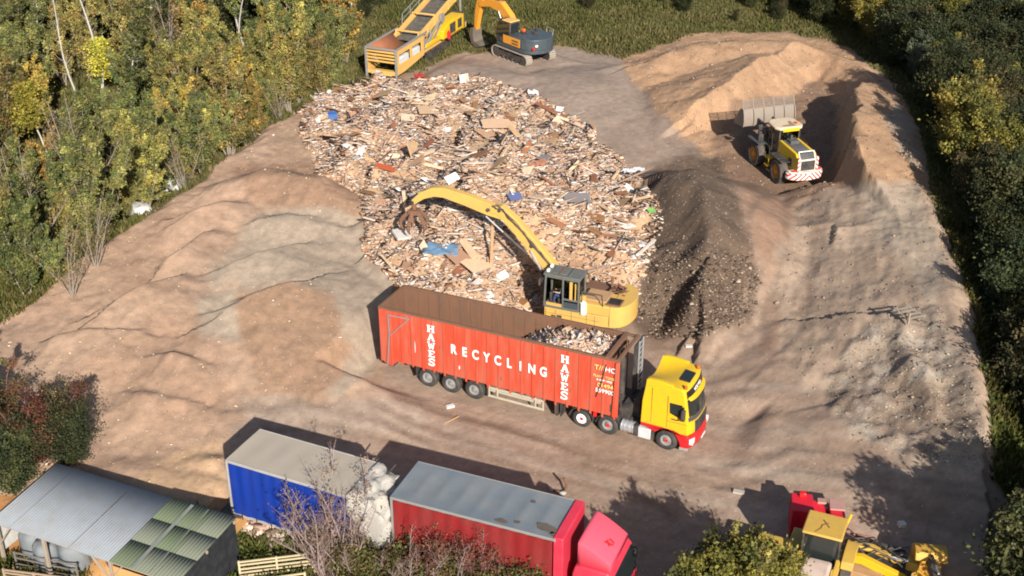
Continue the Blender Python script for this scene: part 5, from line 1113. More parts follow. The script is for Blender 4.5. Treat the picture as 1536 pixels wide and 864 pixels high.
def shp(x,y,z=0): return (SHO[0]+x*math.cos(SHY)-y*math.sin(SHY),SHO[1]+x*math.sin(SHY)+y*math.cos(SHY),z)
# grey bulk bags inside the shed
BAGG=paint('grey_woven_plastic',(.15,.17,.19),.7,dirt=.6,dcol=(.24,.24,.23),scale=2.5,bump=.6)
for i,(x,y,r,h,lab) in enumerate([(.95,1.15,.55,1.35,'grey wrapped bulk sack standing leftmost inside the open shed'),(1.95,.75,.5,1.3,'grey wrapped bulk sack with dark neck, nearest the front fence inside the shed'),(3.0,1.2,.62,1.4,'broad grey wrapped bulk sack standing rightmost of the sacks in the shed')]):
    m=MB(); n=28; prof=[(.001,0),(r*.9,.0),(r*1.02,.3),(r,.8),(r*1.03,h*.85),(r*.8,h),(r*.3,h+.02),(.001,h+.05)]
    m.lathe(prof,(0,0,0),'z',n)
    m.v=[(a*(1+.06*math.sin(5*math.atan2(b,a)+c*3+i)+.03*math.sin(11*math.atan2(b,a))),b*(1+.06*math.sin(5*math.atan2(b,a)+c*3+i)),c) for a,b,c in m.v]
    o=m.build('bulk_sack',BAGG,None,0,angle=60); o.location=shp(x,y,.02); tag(o,lab,'sack','bulk sacks in the shed')
for i in range(1):
    m=MB(); n=16; m.lathe([(1.6,-.05),(1.3,.25),(.8,.6),(.3,.78),(.001,.82)],(0,0,0),'z',24); m.v=[(a+.15*fbm(np.array(a*1.5),np.array(b*1.5),3,4)*1,b,max(-.05,c+.14*float(fbm(np.array(a*2.),np.array(b*2.),3,8)))) for a,b,c in m.v]
    o=m.build('woodchip_pile',paint('orange_woodchip',(.46,.24,.09),.95,dirt=.6,dcol=(.58,.36,.17),scale=8,bump=.9),None,0,60); o.location=shp(4.6,1.9,.0); tag(o,'orange woodchip pile under the middle of the open shed roof','pile')
# hurdles
HUR=paint('pale_bare_rails',(.50,.42,.26),.7,dirt=.4); TUB=paint('grey_tube',(.16,.15,.14),.6,dirt=.4)
def hurdle(p,q,h,n,mat,label,nm='rail_fence',posts=3,r=.035):
    p=np.array(gnd(*p)); q=np.array(gnd(*q)); d=q-p; L=float(np.hypot(d[0],d[1])); yw=math.atan2(d[1],d[0]); t=thing(nm,tuple(p),yw,label,'fence')
    for i in range(posts): x=L*i/(posts-1); m=MB(); m.bar((x,0,-.1),(x,0,h+.06),r*2.2,r*2.2); m.build('post',mat,t,.005)
    for i in range(n): z=.12+(h-.14)*i/(n-1); m=MB(); m.bar((-.05,.04,z+random.uniform(-.02,.02)),(L+.05,.04,z+random.uniform(-.02,.02)),r*1.7,r*1.7); m.build('rail',mat,t,.004)
    return t
hurdle((362,874),(473,862),1.05,6,HUR,'pale bare-railed fence on the grass below the blue trailer',posts=3)
hurdle((362,905),(460,892),1.05,5,HUR,'nearer pale railed fence standing in brambles at the bottom edge',posts=3)
hurdle((12,884),(105,905),1.0,6,paint('brown_bare_rails',(.34,.25,.17),.75,dirt=.5),'brown timber hurdle in front of the open shed at lower left',posts=3)
hurdle((28,858),(120,878),1.0,4,TUB,'grey tubular rail gate just inside the shed front',nm='tubular_gate',posts=3,r=.028)
# barrow / tub beside the shed
T1=gnd(350,800); tb_=thing('feed_trough',tuple(T1),SHY,'small orange-brown tipping trough with dark lid beside the black shed end wall','trough')
m=MB(); m.hexa([(-.35,-.5,.25),(.35,-.5,.25),(.35,.5,.25),(-.35,.5,.25)],[(-.5,-.7,1.0),(.5,-.7,1.0),(.5,.7,1.0),(-.5,.7,1.0)]); m.build('body',paint('orange_brown_plywood',(.50,.26,.09),.7),tb_,.02)
m=MB(); m.box(-.52,.55,-.1,.8,1.01,1.07); m.build('lid',DK,tb_,.01); m=MB(); m.cyl((-.4,-.75,.3),(-.25,-.75,.3),.28); m.build('wheel',GREY,tb_); m=MB(); m.box(-.2,.1,-.85,-.6,.1,.4); m.build('red_can',LRED,tb_,.03)
print('shed done')
# ================================================================== waste wood
def rotmats(n,tilt=.5,rs=RS):
    """random yaw, limited tilt"""
    yaw=rs.rand(n)*2*PI; t=rs.randn(n)*tilt; ax=rs.rand(n)*2*PI
    cy_,sy_=np.cos(yaw),np.sin(yaw); Rz=np.zeros((n,3,3)); Rz[:,0,0]=cy_;Rz[:,0,1]=-sy_;Rz[:,1,0]=sy_;Rz[:,1,1]=cy_;Rz[:,2,2]=1
    ux,uy=np.cos(ax),np.sin(ax); c=np.cos(t);s=np.sin(t); Rt=np.zeros((n,3,3))
    Rt[:,0,0]=c+ux*ux*(1-c);Rt[:,0,1]=ux*uy*(1-c);Rt[:,0,2]=uy*s;Rt[:,1,0]=ux*uy*(1-c);Rt[:,1,1]=c+uy*uy*(1-c);Rt[:,1,2]=-ux*s;Rt[:,2,0]=-uy*s;Rt[:,2,1]=ux*s;Rt[:,2,2]=c
    return Rt@Rz
CUB=np.array([(x,y,z) for x in (-.5,.5) for y in (-.5,.5) for z in (-.5,.5)]); CF=np.array([(0,1,3,2),(4,6,7,5),(0,4,5,1),(2,3,7,6),(0,2,6,4),(1,5,7,3)])
WPAL=np.array([lin(c)*.66 for c in [(210,176,152),(222,194,172),(196,162,138),(232,212,196),(176,138,114),(238,228,218),(146,114,94),(200,178,164),(214,182,146),(170,154,146),(186,124,94),(116,100,92),(246,243,240),(200,166,142),(224,199,180)]]); WPW=np.array([15,16,10,15,3,10,1,10,6,5,1.,.8,4,12,14.]); WPW/=WPW.sum()
def pieces(name,cent,dims,tilt,cols,mat,jit=.2,parent=None):
    n=len(cent); Rm=rotmats(n,tilt); v=CUB[None]*dims[:,None,:]; v=v*(1+jit*RS.randn(n,8,3)*np.array([1,1,.2])); 
    v=np.einsum('nij,nkj->nki',Rm,v)+cent[:,None,:]
    f=(CF[None]+np.arange(n)[:,None,None]*8).reshape(-1,4)
    return mesh_np(name,v.reshape(-1,3),f,mat,np.repeat(cols,8,0),parent)
WM=vcol_mat('waste_wood',.85,4.,.22,((20,.01,.4),)); WMI=vcol_mat('waste_wood_board',.85,3.,.25,((20,.01,.4),),rand=.22)
# surface points of the waste heap
jj,ii=np.where((mW>.35)); wsel=RS.randint(0,len(jj),80000)
sxw=X[jj[wsel],ii[wsel]]+RS.uniform(-.1,.1,80000); syw=Y[jj[wsel],ii[wsel]]+RS.uniform(-.1,.1,80000); szw=Z[jj[wsel],ii[wsel]]; smw=mW[jj[wsel],ii[wsel]]
def clear(x,y):   # keep the machine and trailer free
    u=(x-E1[0])*math.cos(E1Y)+(y-E1[1])*math.sin(E1Y); v=-(x-E1[0])*math.sin(E1Y)+(y-E1[1])*math.cos(E1Y)
    a=(np.abs(u)<3.3)&(np.abs(v)<2.0)
    u=(x-AC[0])*cA+(y-AC[1])*sA; v=-(x-AC[0])*sA+(y-AC[1])*cA; b=(u>-1)&(u<18)&(np.abs(v)<1.9)
    return ~(a|b)
# local character of the heap: patches of fine shred, planks and pale board
patch=fbm(sxw*.28,syw*.28,3,91); pal2=fbm(sxw*.5,syw*.5,3,92)
def wcols(n,pt):
    c=WPAL[RS.choice(len(WPAL),n,p=WPW)]*(1+.12*RS.randn(n,1)); k=np.clip(.3-pt*1.2,0,1)[:,None]; return np.clip(c*(1-.22*k)*np.where(k>.6,np.array([1,.97,.93]),1),.02,.85)
ok_=clear(sxw,syw)&(RS.rand(80000)<smw)
idxs=np.where(ok_)[0]
a_=idxs[:24000]; n=len(a_)    # splinters
d=np.stack([RS.gamma(2.0,.10,n)+.08,RS.gamma(2,.03,n)+.03,np.full(n,.02)],-1)
c_=np.stack([sxw[a_],syw[a_],szw[a_]+RS.uniform(-.01,.08,n)],-1); cols=wcols(n,patch[a_]*.5+pal2[a_]+.3)
b_=idxs[24000:46000]; n2_=len(b_)   # boards and shards
d2=np.stack([RS.gamma(1.8,.10,n2_)+.08,RS.gamma(2.,.07,n2_)+.07,RS.uniform(.015,.05,n2_)],-1)
c2=np.stack([sxw[b_],syw[b_],szw[b_]+RS.uniform(-.01,.11,n2_)],-1); cols2=wcols(n2_,pal2[b_])
e_=idxs[46000:46500]; n3=len(e_)
d3=np.stack([RS.gamma(4,.3,n3)+.4,RS.uniform(.05,.14,n3),RS.uniform(.03,.08,n3)],-1); c3=np.stack([sxw[e_],syw[e_],szw[e_]+RS.uniform(.05,.2,n3)],-1); cols3=wcols(n3,pal2[e_])
W_=pieces('waste_wood_heap',np.concatenate([c_,c2,c3]),np.concatenate([d,d2,d3]),.22,np.concatenate([cols,cols2,cols3]),WM)
tag(W_,'broad heap of splintered waste wood, board offcuts and shreds in the middle of the yard','waste heap',kind='stuff')
# 300 larger single boards and planks
big=idxs[46500:46500+275]; protos=[]
def board_mesh(nm,l,w_,t_,col,seed):
    r=np.random.RandomState(seed); v=CUB*np.array([l,w_,t_]); v=v*(1+.16*r.randn(8,3)*np.array([1,1,.1])); me=bpy.data.meshes.new(nm); me.from_pydata([tuple(p) for p in v],[],[tuple(f) for f in CF]); 
    a=me.color_attributes.new('Col','FLOAT_COLOR','POINT'); a.data.foreach_set('color',np.tile(np.append(col,1),8).astype(np.float32)); me.materials.append(WMI); return me
kinds=[('pale_plank','long pale splintered plank lying in the waste wood heap','plank','pale planks in the waste wood heap',lambda r:(r.uniform(.9,1.9),r.uniform(.10,.2),.05),(226,192,160)),
       ('chipboard_sheet','broken tan chipboard sheet lying in the waste wood heap','board','chipboard pieces in the waste wood heap',lambda r:(r.uniform(.8,1.5),r.uniform(.45,.9),.03),(212,172,138)),
       ('white_offcut','broken white faced panel lying in the waste wood heap','offcut','white offcuts in the waste wood heap',lambda r:(r.uniform(.45,.95),r.uniform(.28,.6),.03),(246,242,238)),
       ('brown_board','weathered brown board lying in the waste wood heap','board','brown boards in the waste wood heap',lambda r:(r.uniform(.8,1.7),r.uniform(.2,.5),.04),(160,112,84)),
       ('cream_offcut','cream coloured board offcut lying in the waste wood heap','offcut','cream offcuts in the waste wood heap',lambda r:(r.uniform(.5,1.1),r.uniform(.3,.7),.03),(235,208,178)),
       ('felt_scrap','dull grey sheet lying in the waste wood heap','sheet','grey sheets in the waste wood heap',lambda r:(r.uniform(.5,1.0),r.uniform(.35,.7),.03),(150,148,150))]
pw=[.14,.26,.2,.14,.22,.04]; ML={k[0]:[board_mesh(k[0],*k[4](np.random.RandomState(i*7+j)),lin(k[5])*.66,i*31+j) for j in range(5)] for i,k in enumerate(kinds)}
for q,i in enumerate(big):
    k=kinds[RS.choice(len(kinds),p=pw)]; me=ML[k[0]][RS.randint(5)]
    o=bpy.data.objects.new(k[0],me); COL.objects.link(o); o.location=(sxw[i],syw[i],szw[i]+RS.uniform(.12,.32)); o.rotation_euler=(RS.randn()*.35,RS.randn()*.35,RS.rand()*6.28)
    tag(o,k[1],k[2],k[3])
# particular pieces
def ppiece(nm,label,cat,px,py,l,w_,t_,col,yaw,tx=0,ty=0,dz=.25,wav=0):
    P=gnd(px,py); m=MB()
    if wav:
        nn=10; vs=[];fs=[]
        for i in range(nn+1):
            for j in range(nn+1): vs.append((l*(i/nn-.5)*random.uniform(.93,1.05),w_*(j/nn-.5)*random.uniform(.93,1.05),wav*math.sin(i*1.1+j*.7)+wav*random.uniform(-.5,.5)))
        for i in range(nn):
            for j in range(nn): a=i*(nn+1)+j; fs.append((a,a+1,a+nn+2,a+nn+1))
        m.add(vs,fs)
    else:
        v=[((x+random.uniform(-.06,.06))*l,(y+random.uniform(-.06,.06))*w_) for x,y in ((-.5,-.5),(.5,-.5),(.52,.1),(.5,.5),(-.1,.52),(-.5,.5))]; m.prism(v,-t_/2,t_/2,'xy')
    o=m.build(nm,paint(nm+'_'+cat+str(px),tuple(lin(col)*.62),.75,dirt=.25,dcol=tuple(lin((170,140,115))*.5)),None,0,60)
    if wav: o.modifiers.new('t','SOLIDIFY').thickness=.02
    o.location=(P[0],P[1],P[2]+dz); o.rotation_euler=(tx,ty,yaw); return tag(o,label,cat)
ppiece('blue_tarpaulin','crumpled pale blue plastic sheet in the waste wood left of the excavator boom shadow','plastic sheet',662,380,1.9,1.2,0,(120,160,195),-.1,.1,0,.3,.07)
ppiece('green_board','dark green triangular board near the top right of the waste wood heap','board',785,204,1.3,.7,.04,(30,80,60),-.5,.2,.1,.35)
ppiece('green_offcut','bright lime green offcut at the right edge of the waste wood heap','offcut',976,331,.45,.4,.03,(120,205,100),.5,.3,0,.35)
ppiece('blue_container','small bright blue container at the upper left of the waste wood heap','container',499,178,.6,.5,.4,(60,120,200),.2,.1,0,.25)
ppiece('blue_sheet','slate blue round cornered panel above the bend of the excavator boom','panel',773,303,.8,.6,.05,(105,120,170),.4,.3,0,.35)
ppiece('orange_board','orange painted board at the left of the waste wood heap','board',580,259,1.4,.45,.05,(205,100,60),-.4,.2,.1,.35)
ppiece('orange_door','faded orange door panel in the upper left waste wood','panel',603,228,.5,1.1,.05,(210,130,95),.1,.2,.1,.35)
ppiece('red_sheet','crumpled red sheet on the back edge of the waste wood heap','sheet',629,119,.8,.6,0,(200,40,50),.3,.1,0,.3,.06)
ppiece('white_sack','white sack lying on the left end of the heap beside the trees','sack',482,150,1.1,.8,0,(245,242,240),.2,.2,0,.35,.12)
ppiece('white_bundle','white bundled plastic at the back right edge of the waste wood','plastic sheet',799,145,.8,.6,0,(250,248,246),.2,.2,0,.35,.12)
ppiece('white_film','long torn white film along the right edge of the heap by the dark soil','plastic sheet',950,262,1.5,.5,0,(215,215,222),.3,.1,0,.35,.08)
ppiece('tan_sheet','large pale tan plywood sheet beside a dark hollow in the upper heap','plywood sheet',745,213,1.9,1.1,.04,(228,192,160),.3,.25,.1,.4)
ppiece('cream_sheet','large cream board propped low in the heap near the trailer','board',715,405,1.5,1.1,.04,(240,210,175),.9,.35,.1,.4)
ppiece('cream_plank_wide','wide pale plank leaning beside the cream board in the lower heap','plank',700,380,2.3,.45,.05,(236,205,168),-1.1,.2,.2,.45)
ppiece('brown_sheet','brown hardboard sheet right of the blue plastic in the lower heap','board',688,395,1.1,.9,.04,(196,150,122),.8,.3,0,.4)
ppiece('white_foam','large white foam slab left of the blue plastic sheet','foam slab',608,358,1.2,.9,.15,(232,226,220),.5,.2,.1,.3)
ppiece('white_beam','long white beam leaning off the right edge of the heap onto dark soil','beam',969,378,1.9,.16,.12,(240,232,222),.95,0,-.1,.3)
ppiece('white_drum','small white tub in the upper waste wood by a dark gap','tub',582,162,.8,.5,.35,(248,246,244),.4,.1,0,.3)
ppiece('grey_sheet_large','large grey felt sheet in the right part of the heap','felt sheet',866,305,1.6,.9,.04,(150,145,148),.2,.2,.1,.35)
ppiece('red_cloth','small red cloth under the excavator boom cylinder','cloth',746,330,.4,.4,0,(215,60,80),.3,.2,0,.35,.05)
ppiece('brown_door','brown door panel beside the dark gap in the middle of the heap','door panel',672,236,1.6,.9,.05,(176,128,104),.2,.3,.1,.4)
ppiece('tan_chipboard','tan chipboard square in the upper left of the heap','board',640,172,1.3,1.0,.04,(220,186,152),.3,.2,.1,.35)
ppiece('pale_board','cream panel left of the tan chipboard square in the upper heap','panel',612,183,.9,.8,.04,(238,216,190),.1,.3,.1,.35)
ppiece('upright_plank','tall thin plank standing out of the heap left of the boom shadow','plank',738,400,.16,.12,3.0,(205,160,120),.1,-.1,.05,1.2)
# load inside the trailer
n=3600; lx=7.2+4.7*RS.beta(1.6,1.1,n); ly=RS.uniform(-1.12,1.12,n); lz=2.6+1.15*sstep((lx-7.0)/2.4)+.25*fbm(lx*.9,ly*.9+5,3,95)+.15*np.cos(ly*1.3)+RS.uniform(-.08,.1,n)
gxl=np.linspace(6.6,11.95,40); gyl=np.linspace(-1.12,1.12,16); GX,GY=np.meshgrid(gxl,gyl); GZ=2.6+1.15*sstep((GX-7.0)/2.4)+.25*fbm(GX*.9,GY*.9+5,3,95)+.15*np.cos(GY*1.3)-.05
GZ[:,0]=1.25
Lv=np.stack([GX,GY,GZ],-1).reshape(-1,3); id2=np.arange(GX.size).reshape(GX.shape); Lf=np.stack([id2[:-1,:-1],id2[:-1,1:],id2[1:,1:],id2[1:,:-1]],-1).reshape(-1,4)
Rm=rotmats(n,.55); dm=np.stack([RS.gamma(2.2,.13,n)+.12,RS.gamma(2,.06,n)+.04,np.full(n,.025)],-1); v=np.einsum('nij,nkj->nki',Rm,CUB[None]*dm[:,None,:]*(1+.12*RS.randn(n,8,3)))+np.stack([lx,np.clip(ly,-1.0,1.0),lz],-1)[:,None,:]
v[:,:,1]=np.clip(v[:,:,1],-1.13,1.13); v[:,:,0]=np.clip(v[:,:,0],6.5,11.95)
Vall=np.concatenate([Lv,v.reshape(-1,3)]); Fall=np.concatenate([Lf,(CF[None]+np.arange(n)[:,None,None]*8).reshape(-1,4)+len(Lv)]); Call=np.concatenate([np.tile(lin((140,112,92))*.5,(len(Lv),1)),np.repeat(wcols(n,np.full(n,.3)),8,0)])
xw=AC[0]+Vall[:,0]*cA-Vall[:,1]*sA; yw=AC[1]+Vall[:,0]*sA+Vall[:,1]*cA
o=mesh_np('waste_wood_load',np.stack([xw,yw,Vall[:,2]],-1),Fall,WM,Call); tag(o,'load of broken waste wood filling the front half of the orange-red trailer','waste load',kind='stuff')
# stones, shreds and litter over the yard
def scatter(name,mask,n,sz,palette,label,cat,flat=.5,dzr=.5,seed=3):
    r=np.random.RandomState(seed); j,i=np.where(mask>.3); s=r.randint(0,len(j),n); keep=r.rand(n)<mask[j[s],i[s]]; s=s[keep]; n=len(s)
    x=X[j[s],i[s]]+r.uniform(-.1,.1,n); y=Y[j[s],i[s]]+r.uniform(-.1,.1,n); k=clear(x,y); x=x[k];y=y[k];z=Z[j[s],i[s]][k]; n=len(x)
    dd=r.gamma(2,sz/2,(n,1))+.03; dd=dd*np.stack([r.uniform(.7,1.6,n),r.uniform(.5,1.1,n),r.uniform(.3,.7,n)*flat*2],-1)
    pal=np.array([lin(c)*.62 for c in palette]); cc=pal[r.randint(0,len(pal),n)]*(1+.15*r.randn(n,1))
    o=pieces(name,np.stack([x,y,z+dd[:,2]*.15],-1),dd,.4,np.clip(cc,.02,.8),WM); return tag(o,label,cat,kind='stuff')
inY=(mY>.9)&(PY<880)&(PX>-40)&(PX<1580)
scatter('soil_clods',inY*(.2+.4*mS*(PY>350)+.6*mR+.2*mC+.2*mRB)*(1-mW)*(1-mB*.9),9000,.028,[(176,150,134),(166,140,124),(192,166,148),(156,132,116)],'clods and stones scattered over the yard and heaps','clods',.6,seed=4)
scatter('chip_litter',inY*(.12+.5*mR+.3*mC+.25*mB)*(1-mW),4500,.028,[(226,205,180),(240,232,222),(214,178,140),(235,215,170)],'pale wood shreds and litter strewn over the yard','litter',.3,seed=5)
scatter('soil_heap_scraps',inY*mS*sstep(PY,350,420),3500,.055,[(124,106,92),(150,130,112),(104,88,76),(96,80,68),(186,166,146)],'twigs and scraps mixed into the front of the dark soil heap','scraps',.25,seed=6)
ring=np.clip(1-np.abs(mW-.25)/.25,0,1)*(mY>.5); scatter('heap_fringe',ring,3500,.12,[(214,176,146),(226,196,168),(180,136,106),(240,228,214)],'wood shreds spilled around the foot of the waste heap','shreds',.3,seed=8)
rub=msk([(362,768),(430,785),(415,832),(392,820),(350,790)],6); scatter('brick_rubble',rub,900,.16,[(205,170,150),(190,160,145),(225,205,190)],'pinkish broken brick and stone rubble behind the shed end','rubble',.7,seed=9)
def litter(nm,label,cat,px,py,l,w_,t_,col,yaw):
    P=gnd(px,py); m=MB(); m.box(-l/2,l/2,-w_/2,w_/2,0,t_); o=m.build(nm,paint(nm+str(px),tuple(lin(col)*.62),.7,dirt=.25),None,.01); o.location=(P[0],P[1],P[2]-.01); o.rotation_euler=(0,0.03,yaw); return tag(o,label,cat)
litter('white_block','white block lying alone on the bare yard in front of the lorry trailer','block',675,611,.42,.22,.14,(240,236,230),.5)
litter('thin_stick','thin pale stick on the bare yard below the white block','stick',678,630,.9,.05,.05,(222,182,130),.8)
litter('pale_lump','small white lump on the shaded yard at lower right','lump',1352,789,.3,.26,.2,(250,246,236),.2)
litter('pale_scrap','crumpled pale scrap on the yard left of the red attachment','scrap',1108,739,.5,.25,.1,(205,196,182),-.3)
litter('white_scrap','white scrap at the foot of the dark soil heap','scrap',1033,520,.35,.2,.1,(235,228,220),.1)
litter('pink_stick','pinkish timber batten on the ground right of the backhoe cab','batten',1300,806,1.1,.12,.07,(205,150,130),-.2)
P=gnd(836,742); t=thing('bent_scrap',tuple(P),.3,'bent rusty pipe with pale rags standing on the yard behind the red lorry','scrap metal')
m=MB(); m.tube([(.35,0,0),(.42,0,.5),(.3,.05,.8)],.06); m.tube([(.35,0,.05),(-.1,.1,.15),(-.3,0,.35)],.05); m.build('pipe',RUST,t); m=MB(); m.sphere((.2,-.1,.1),(.2,.12,.1),6); m.sphere((-.3,0,.38),(.14,.1,.12),6); m.build('rag',TARP,t)
# white bulk bags at the tree line
BAGW=paint('white_woven_bag',(.46,.46,.45),.75,dirt=.35,scale=3,bump=.5)
for px,py,r,h,lab in ((222,338,.65,1.0,'white bulk bag nearest the viewer half hidden among tree stems behind the bank'),(205,330,.5,.8,'smaller greyish white bag tucked left of the nearest bulk bag behind the bank'),(273,292,.62,.95,'white bulk bag farther along the tree line behind the bank'),(256,295,.45,.7,'small crumpled white bag left of the farther bulk bag')):
    P=gnd(px-8,py-12); m=MB(); m.lathe([(.001,0),(r*.95,0),(r*1.05,.25),(r,h*.7),(r*.8,h*.95),(r*.3,h),(.001,h*.93)],(0,0,0),'z',20)
    m.v=[(a*(1+.1*math.sin(4*math.atan2(b,a)+c*4)),b*(1+.1*math.sin(4*math.atan2(b,a)+c*4)),c+.05*math.sin(a*9)) for a,b,c in m.v]
    o=m.build('bulk_bag',BAGW,None,0,60); o.location=tuple(P-np.array([0,0,.05])); tag(o,lab,'bulk bag','bulk bags along the tree line')
# timber frame scrap on the right bank
P=gnd(1362,478); t=thing('broken_pallet',tuple(P+np.array([0,0,.1])),.5,'broken wooden frame sitting on the crest of the right rubble bank','pallet')
m=MB(); 
for i in range(4): m.bar((-.6,-.5+i*.33,.3),(.6,-.5+i*.33,.2),.1,.03)
m.build('slats',WOOD,t); m=MB(); m.bar((-.5,-.55,.2),(-.4,.6,.3),.09); m.bar((.5,-.55,.15),(.4,.6,.2),.09); m.bar((-.5,-.5,0),(-.5,-.5,.6),.09); m.build('bearer',WOOD,t)
print('waste done')
# ================================================================== vegetation
BARK=paint('bark',(.16,.13,.10),.9,dirt=.5,dcol=(.09,.08,.06),scale=4); BIRCH=paint('birch_bark',(.46,.43,.38),.8,dirt=.5,dcol=(.2,.18,.16),scale=6); PALEB=paint('pale_stems',(.24,.20,.16),.85,dirt=.4,dcol=(.2,.17,.13)); PURP=paint('purplish_twigs',(.27,.20,.19),.85,dirt=.4,dcol=(.17,.12,.11)); REDT=paint('reddish_twigs',(.24,.12,.11),.85,dirt=.4,dcol=(.3,.2,.17))
LEAF=vcol_mat('leaves',.65,.8,.30,(),rand=.32,trans=.25,spec=.25)
def leaves(P,size,cols,rs,upb=.3):
    """P (n,3) leaf centres"""
    n=len(P); a=rs.randn(n,3); a/=np.linalg.norm(a,axis=1,keepdims=True); b=rs.randn(n,3); b[:,2]+=upb; b-=a*(a*b).sum(1,keepdims=True); b/=np.linalg.norm(b,axis=1,keepdims=True)
    s=(size*(.6+.8*rs.rand(n)))[:,None]; v=np.stack([P-b*s*.55,P+a*s*.33,P+b*s*.55,P-a*s*.33],1); return v.reshape(-1,3),np.arange(n*4).reshape(-1,4),np.repeat(cols,4,0)
def stemmesh(paths,mat,nm,n=5):
    m=MB()
    for pts,rad in paths:
        k=len(pts)
        for i in range(k-1): m.cyl(pts[i],pts[i+1],rad[i],rad[i+1],n,cap=False)
    me=bpy.data.meshes.new(nm); me.from_pydata(m.v,[],m.f); me.materials.append(mat); me.polygons.foreach_set('use_smooth',[True]*len(me.polygons)); return me
def grow(p,d,L,r0,rs,seg=5,wob=.12,up_=.08):
    pts=[np.array(p,float)]; d=np.array(d,float); d/=np.linalg.norm(d); rad=[r0]
    for i in range(seg): d=d+rs.randn(3)*wob+np.array([0,0,up_]); d/=np.linalg.norm(d); pts.append(pts[-1]+d*L/seg); rad.append(r0*(1-.8*(i+1)/seg))
    return pts,rad
PK={'d':.62,'n':.66,'w':.66,'pu':.7,'rt':.7,'br':.62,'ye':.80,'a':.72,'g':.92,'o':.92,'a':.88,'b':.85,'y':.70}
def tree_kind(nm,seed,H,stems,spread,twigs,lpt,tw_len,lsize,pal,stemmat,bare=.12,low=.15,updir=.55,lean=0,clump=.13,rounded=0,tr0=.012):
    rs=np.random.RandomState(seed); paths=[]; LP=[]; LC=[]; pal=np.array([(lin(c)*.84+lin(c).mean()*.16)*PK.get(nm,.52) for c in pal])
    for s in range(stems):
        a=rs.rand()*2*PI; sp_=spread*(.35+.65*rs.rand()) if stems>1 else spread*.15
        pts,rad=grow((rs.randn()*.08,rs.randn()*.08,-.2),(math.cos(a)*sp_,math.sin(a)*sp_,1),H*(.8+.3*rs.rand()),.018+.0065*H*(1.7 if stems==1 else 1),rs,7,.07,.03); paths.append((pts,rad))
        for t in range(twigs):
            f=low+(1-low)*rs.rand()**.85; q=f*7; j=min(int(q),6); p=pts[j]+(pts[j+1]-pts[j])*(q-j)
            a=rs.rand()*2*PI; l=tw_len*(1.15-f*.75)*(.6+.7*rs.rand())
            if rounded: l*=.5+1.1*math.sin(min(1,(1-f)*1.3+.15)*PI*.8)
            tp,tr=grow(p,(math.cos(a),math.sin(a),updir*(.6+.8*rs.rand())),l,tr0,rs,4,.16,.10); paths.append((tp,tr))
            base=pal[rs.randint(len(pal))]*(1+.18*rs.randn())
            if rs.rand()<bare: continue
            n=int(lpt*(.6+.8*rs.rand())); tt=rs.rand(n)**.7*4; jj_=np.minimum(tt.astype(int),3); T=np.array(tp); pp=T[jj_]+(T[jj_+1]-T[jj_])*(tt-jj_)[:,None]+rs.randn(n,3)*clump*(.5+l*.5)
            LP.append(pp); LC.append(np.clip(base*(1+.22*rs.randn(n,1)),.004,.6))
    wood=stemmesh(paths,stemmat,'stems',5); LP=np.concatenate(LP); LC=np.concatenate(LC)
    v,f,c=leaves(LP,lsize,LC,rs); o=mesh_np('crown',v,f,LEAF,c); me=o.data; bpy.data.objects.remove(o); return wood,me
GRN=[(120,124,58),(106,114,54),(136,136,64),(96,106,54),(112,112,66)]; OLV=[(142,134,62),(158,146,62),(130,122,58),(114,112,56),(150,128,60)]; YELL=[(176,160,36),(192,172,40),(150,146,44),(168,150,44)]; AUT=[(178,142,48),(164,134,50),(142,128,52),(186,152,50),(150,136,54)]; DGR=[(72,82,44),(60,72,40),(86,92,46),(94,96,52)]; DBR=[(98,86,50),(84,82,46),(112,96,56),(74,78,44)]; RDB=[(128,74,52),(140,92,60),(110,66,50)]; GRG=[(104,112,84),(92,104,76),(112,116,90)]
KD={}
def defk(key,label,cat,group,name,variants): KD[key]=dict(label=label,cat=cat,group=group,name=name,meshes=variants)
mk=tree_kind
defk('green','feathery green sapling growing in the wood beyond the left bank','tree','green saplings in the left wood','sapling_tree',[mk('g',s,6.6,6,.32,30,110,1.05,.14,GRN,PALEB,updir=.8,clump=.13) for s in (1,2,3)])
defk('olive','olive and yellowish upright tree in the wood beyond the left bank','tree','olive trees in the left wood','willow_tree',[mk('o',s,7.2,7,.34,30,110,1.1,.14,OLV,PALEB,updir=.8,clump=.13) for s in (11,12,13)])
defk('autumn','autumn orange-tinted tree in the wood beyond the left bank','tree','autumn trees in the left wood','autumn_tree',[mk('a',s,5.6,5,.30,24,85,1.05,.17,AUT,PALEB,bare=.3) for s in (21,22)])
defk('birch','slender birch with white trunk and thin leaves in the left wood','tree','white-trunked birches in the left wood','birch_tree',[mk('b',s,9.0,1,.5,60,60,1.5,.16,GRN,BIRCH,low=.45,updir=.2) for s in (31,32)])
defk('rusty','r','bush',None,'autumn_bush',[mk('n',s,5.0,7,.5,34,115,1.5,.14,DBR+RDB+[(120,96,52)],REDT,bare=.15,low=.05,updir=.4,clump=.18,rounded=1) for s in (141,142)])
defk('snag','x','tree',None,'bare_birch',[mk('sn',s,9.5,1,.35,26,3,1.1,.12,GRN,BIRCH,bare=.8,low=.35,updir=1.0) for s in (131,132)])
defk('bare','leafless pale-twigged tree in the wood beyond the left bank','tree','bare trees in the left wood','bare_tree',[mk('r',s,6.5,6,.35,30,8,1.6,.14,AUT,PALEB,bare=.5,updir=1.0) for s in (41,42)])
defk('dark','dense dark green tree in the hedge right of the yard','tree','dark green trees right of the yard','hedge_tree',[mk('d',s,6.4,5,.42,34,135,1.7,.17,DGR,BARK,bare=.03,low=.08,updir=.35,clump=.2,rounded=1) for s in (51,52,53)])
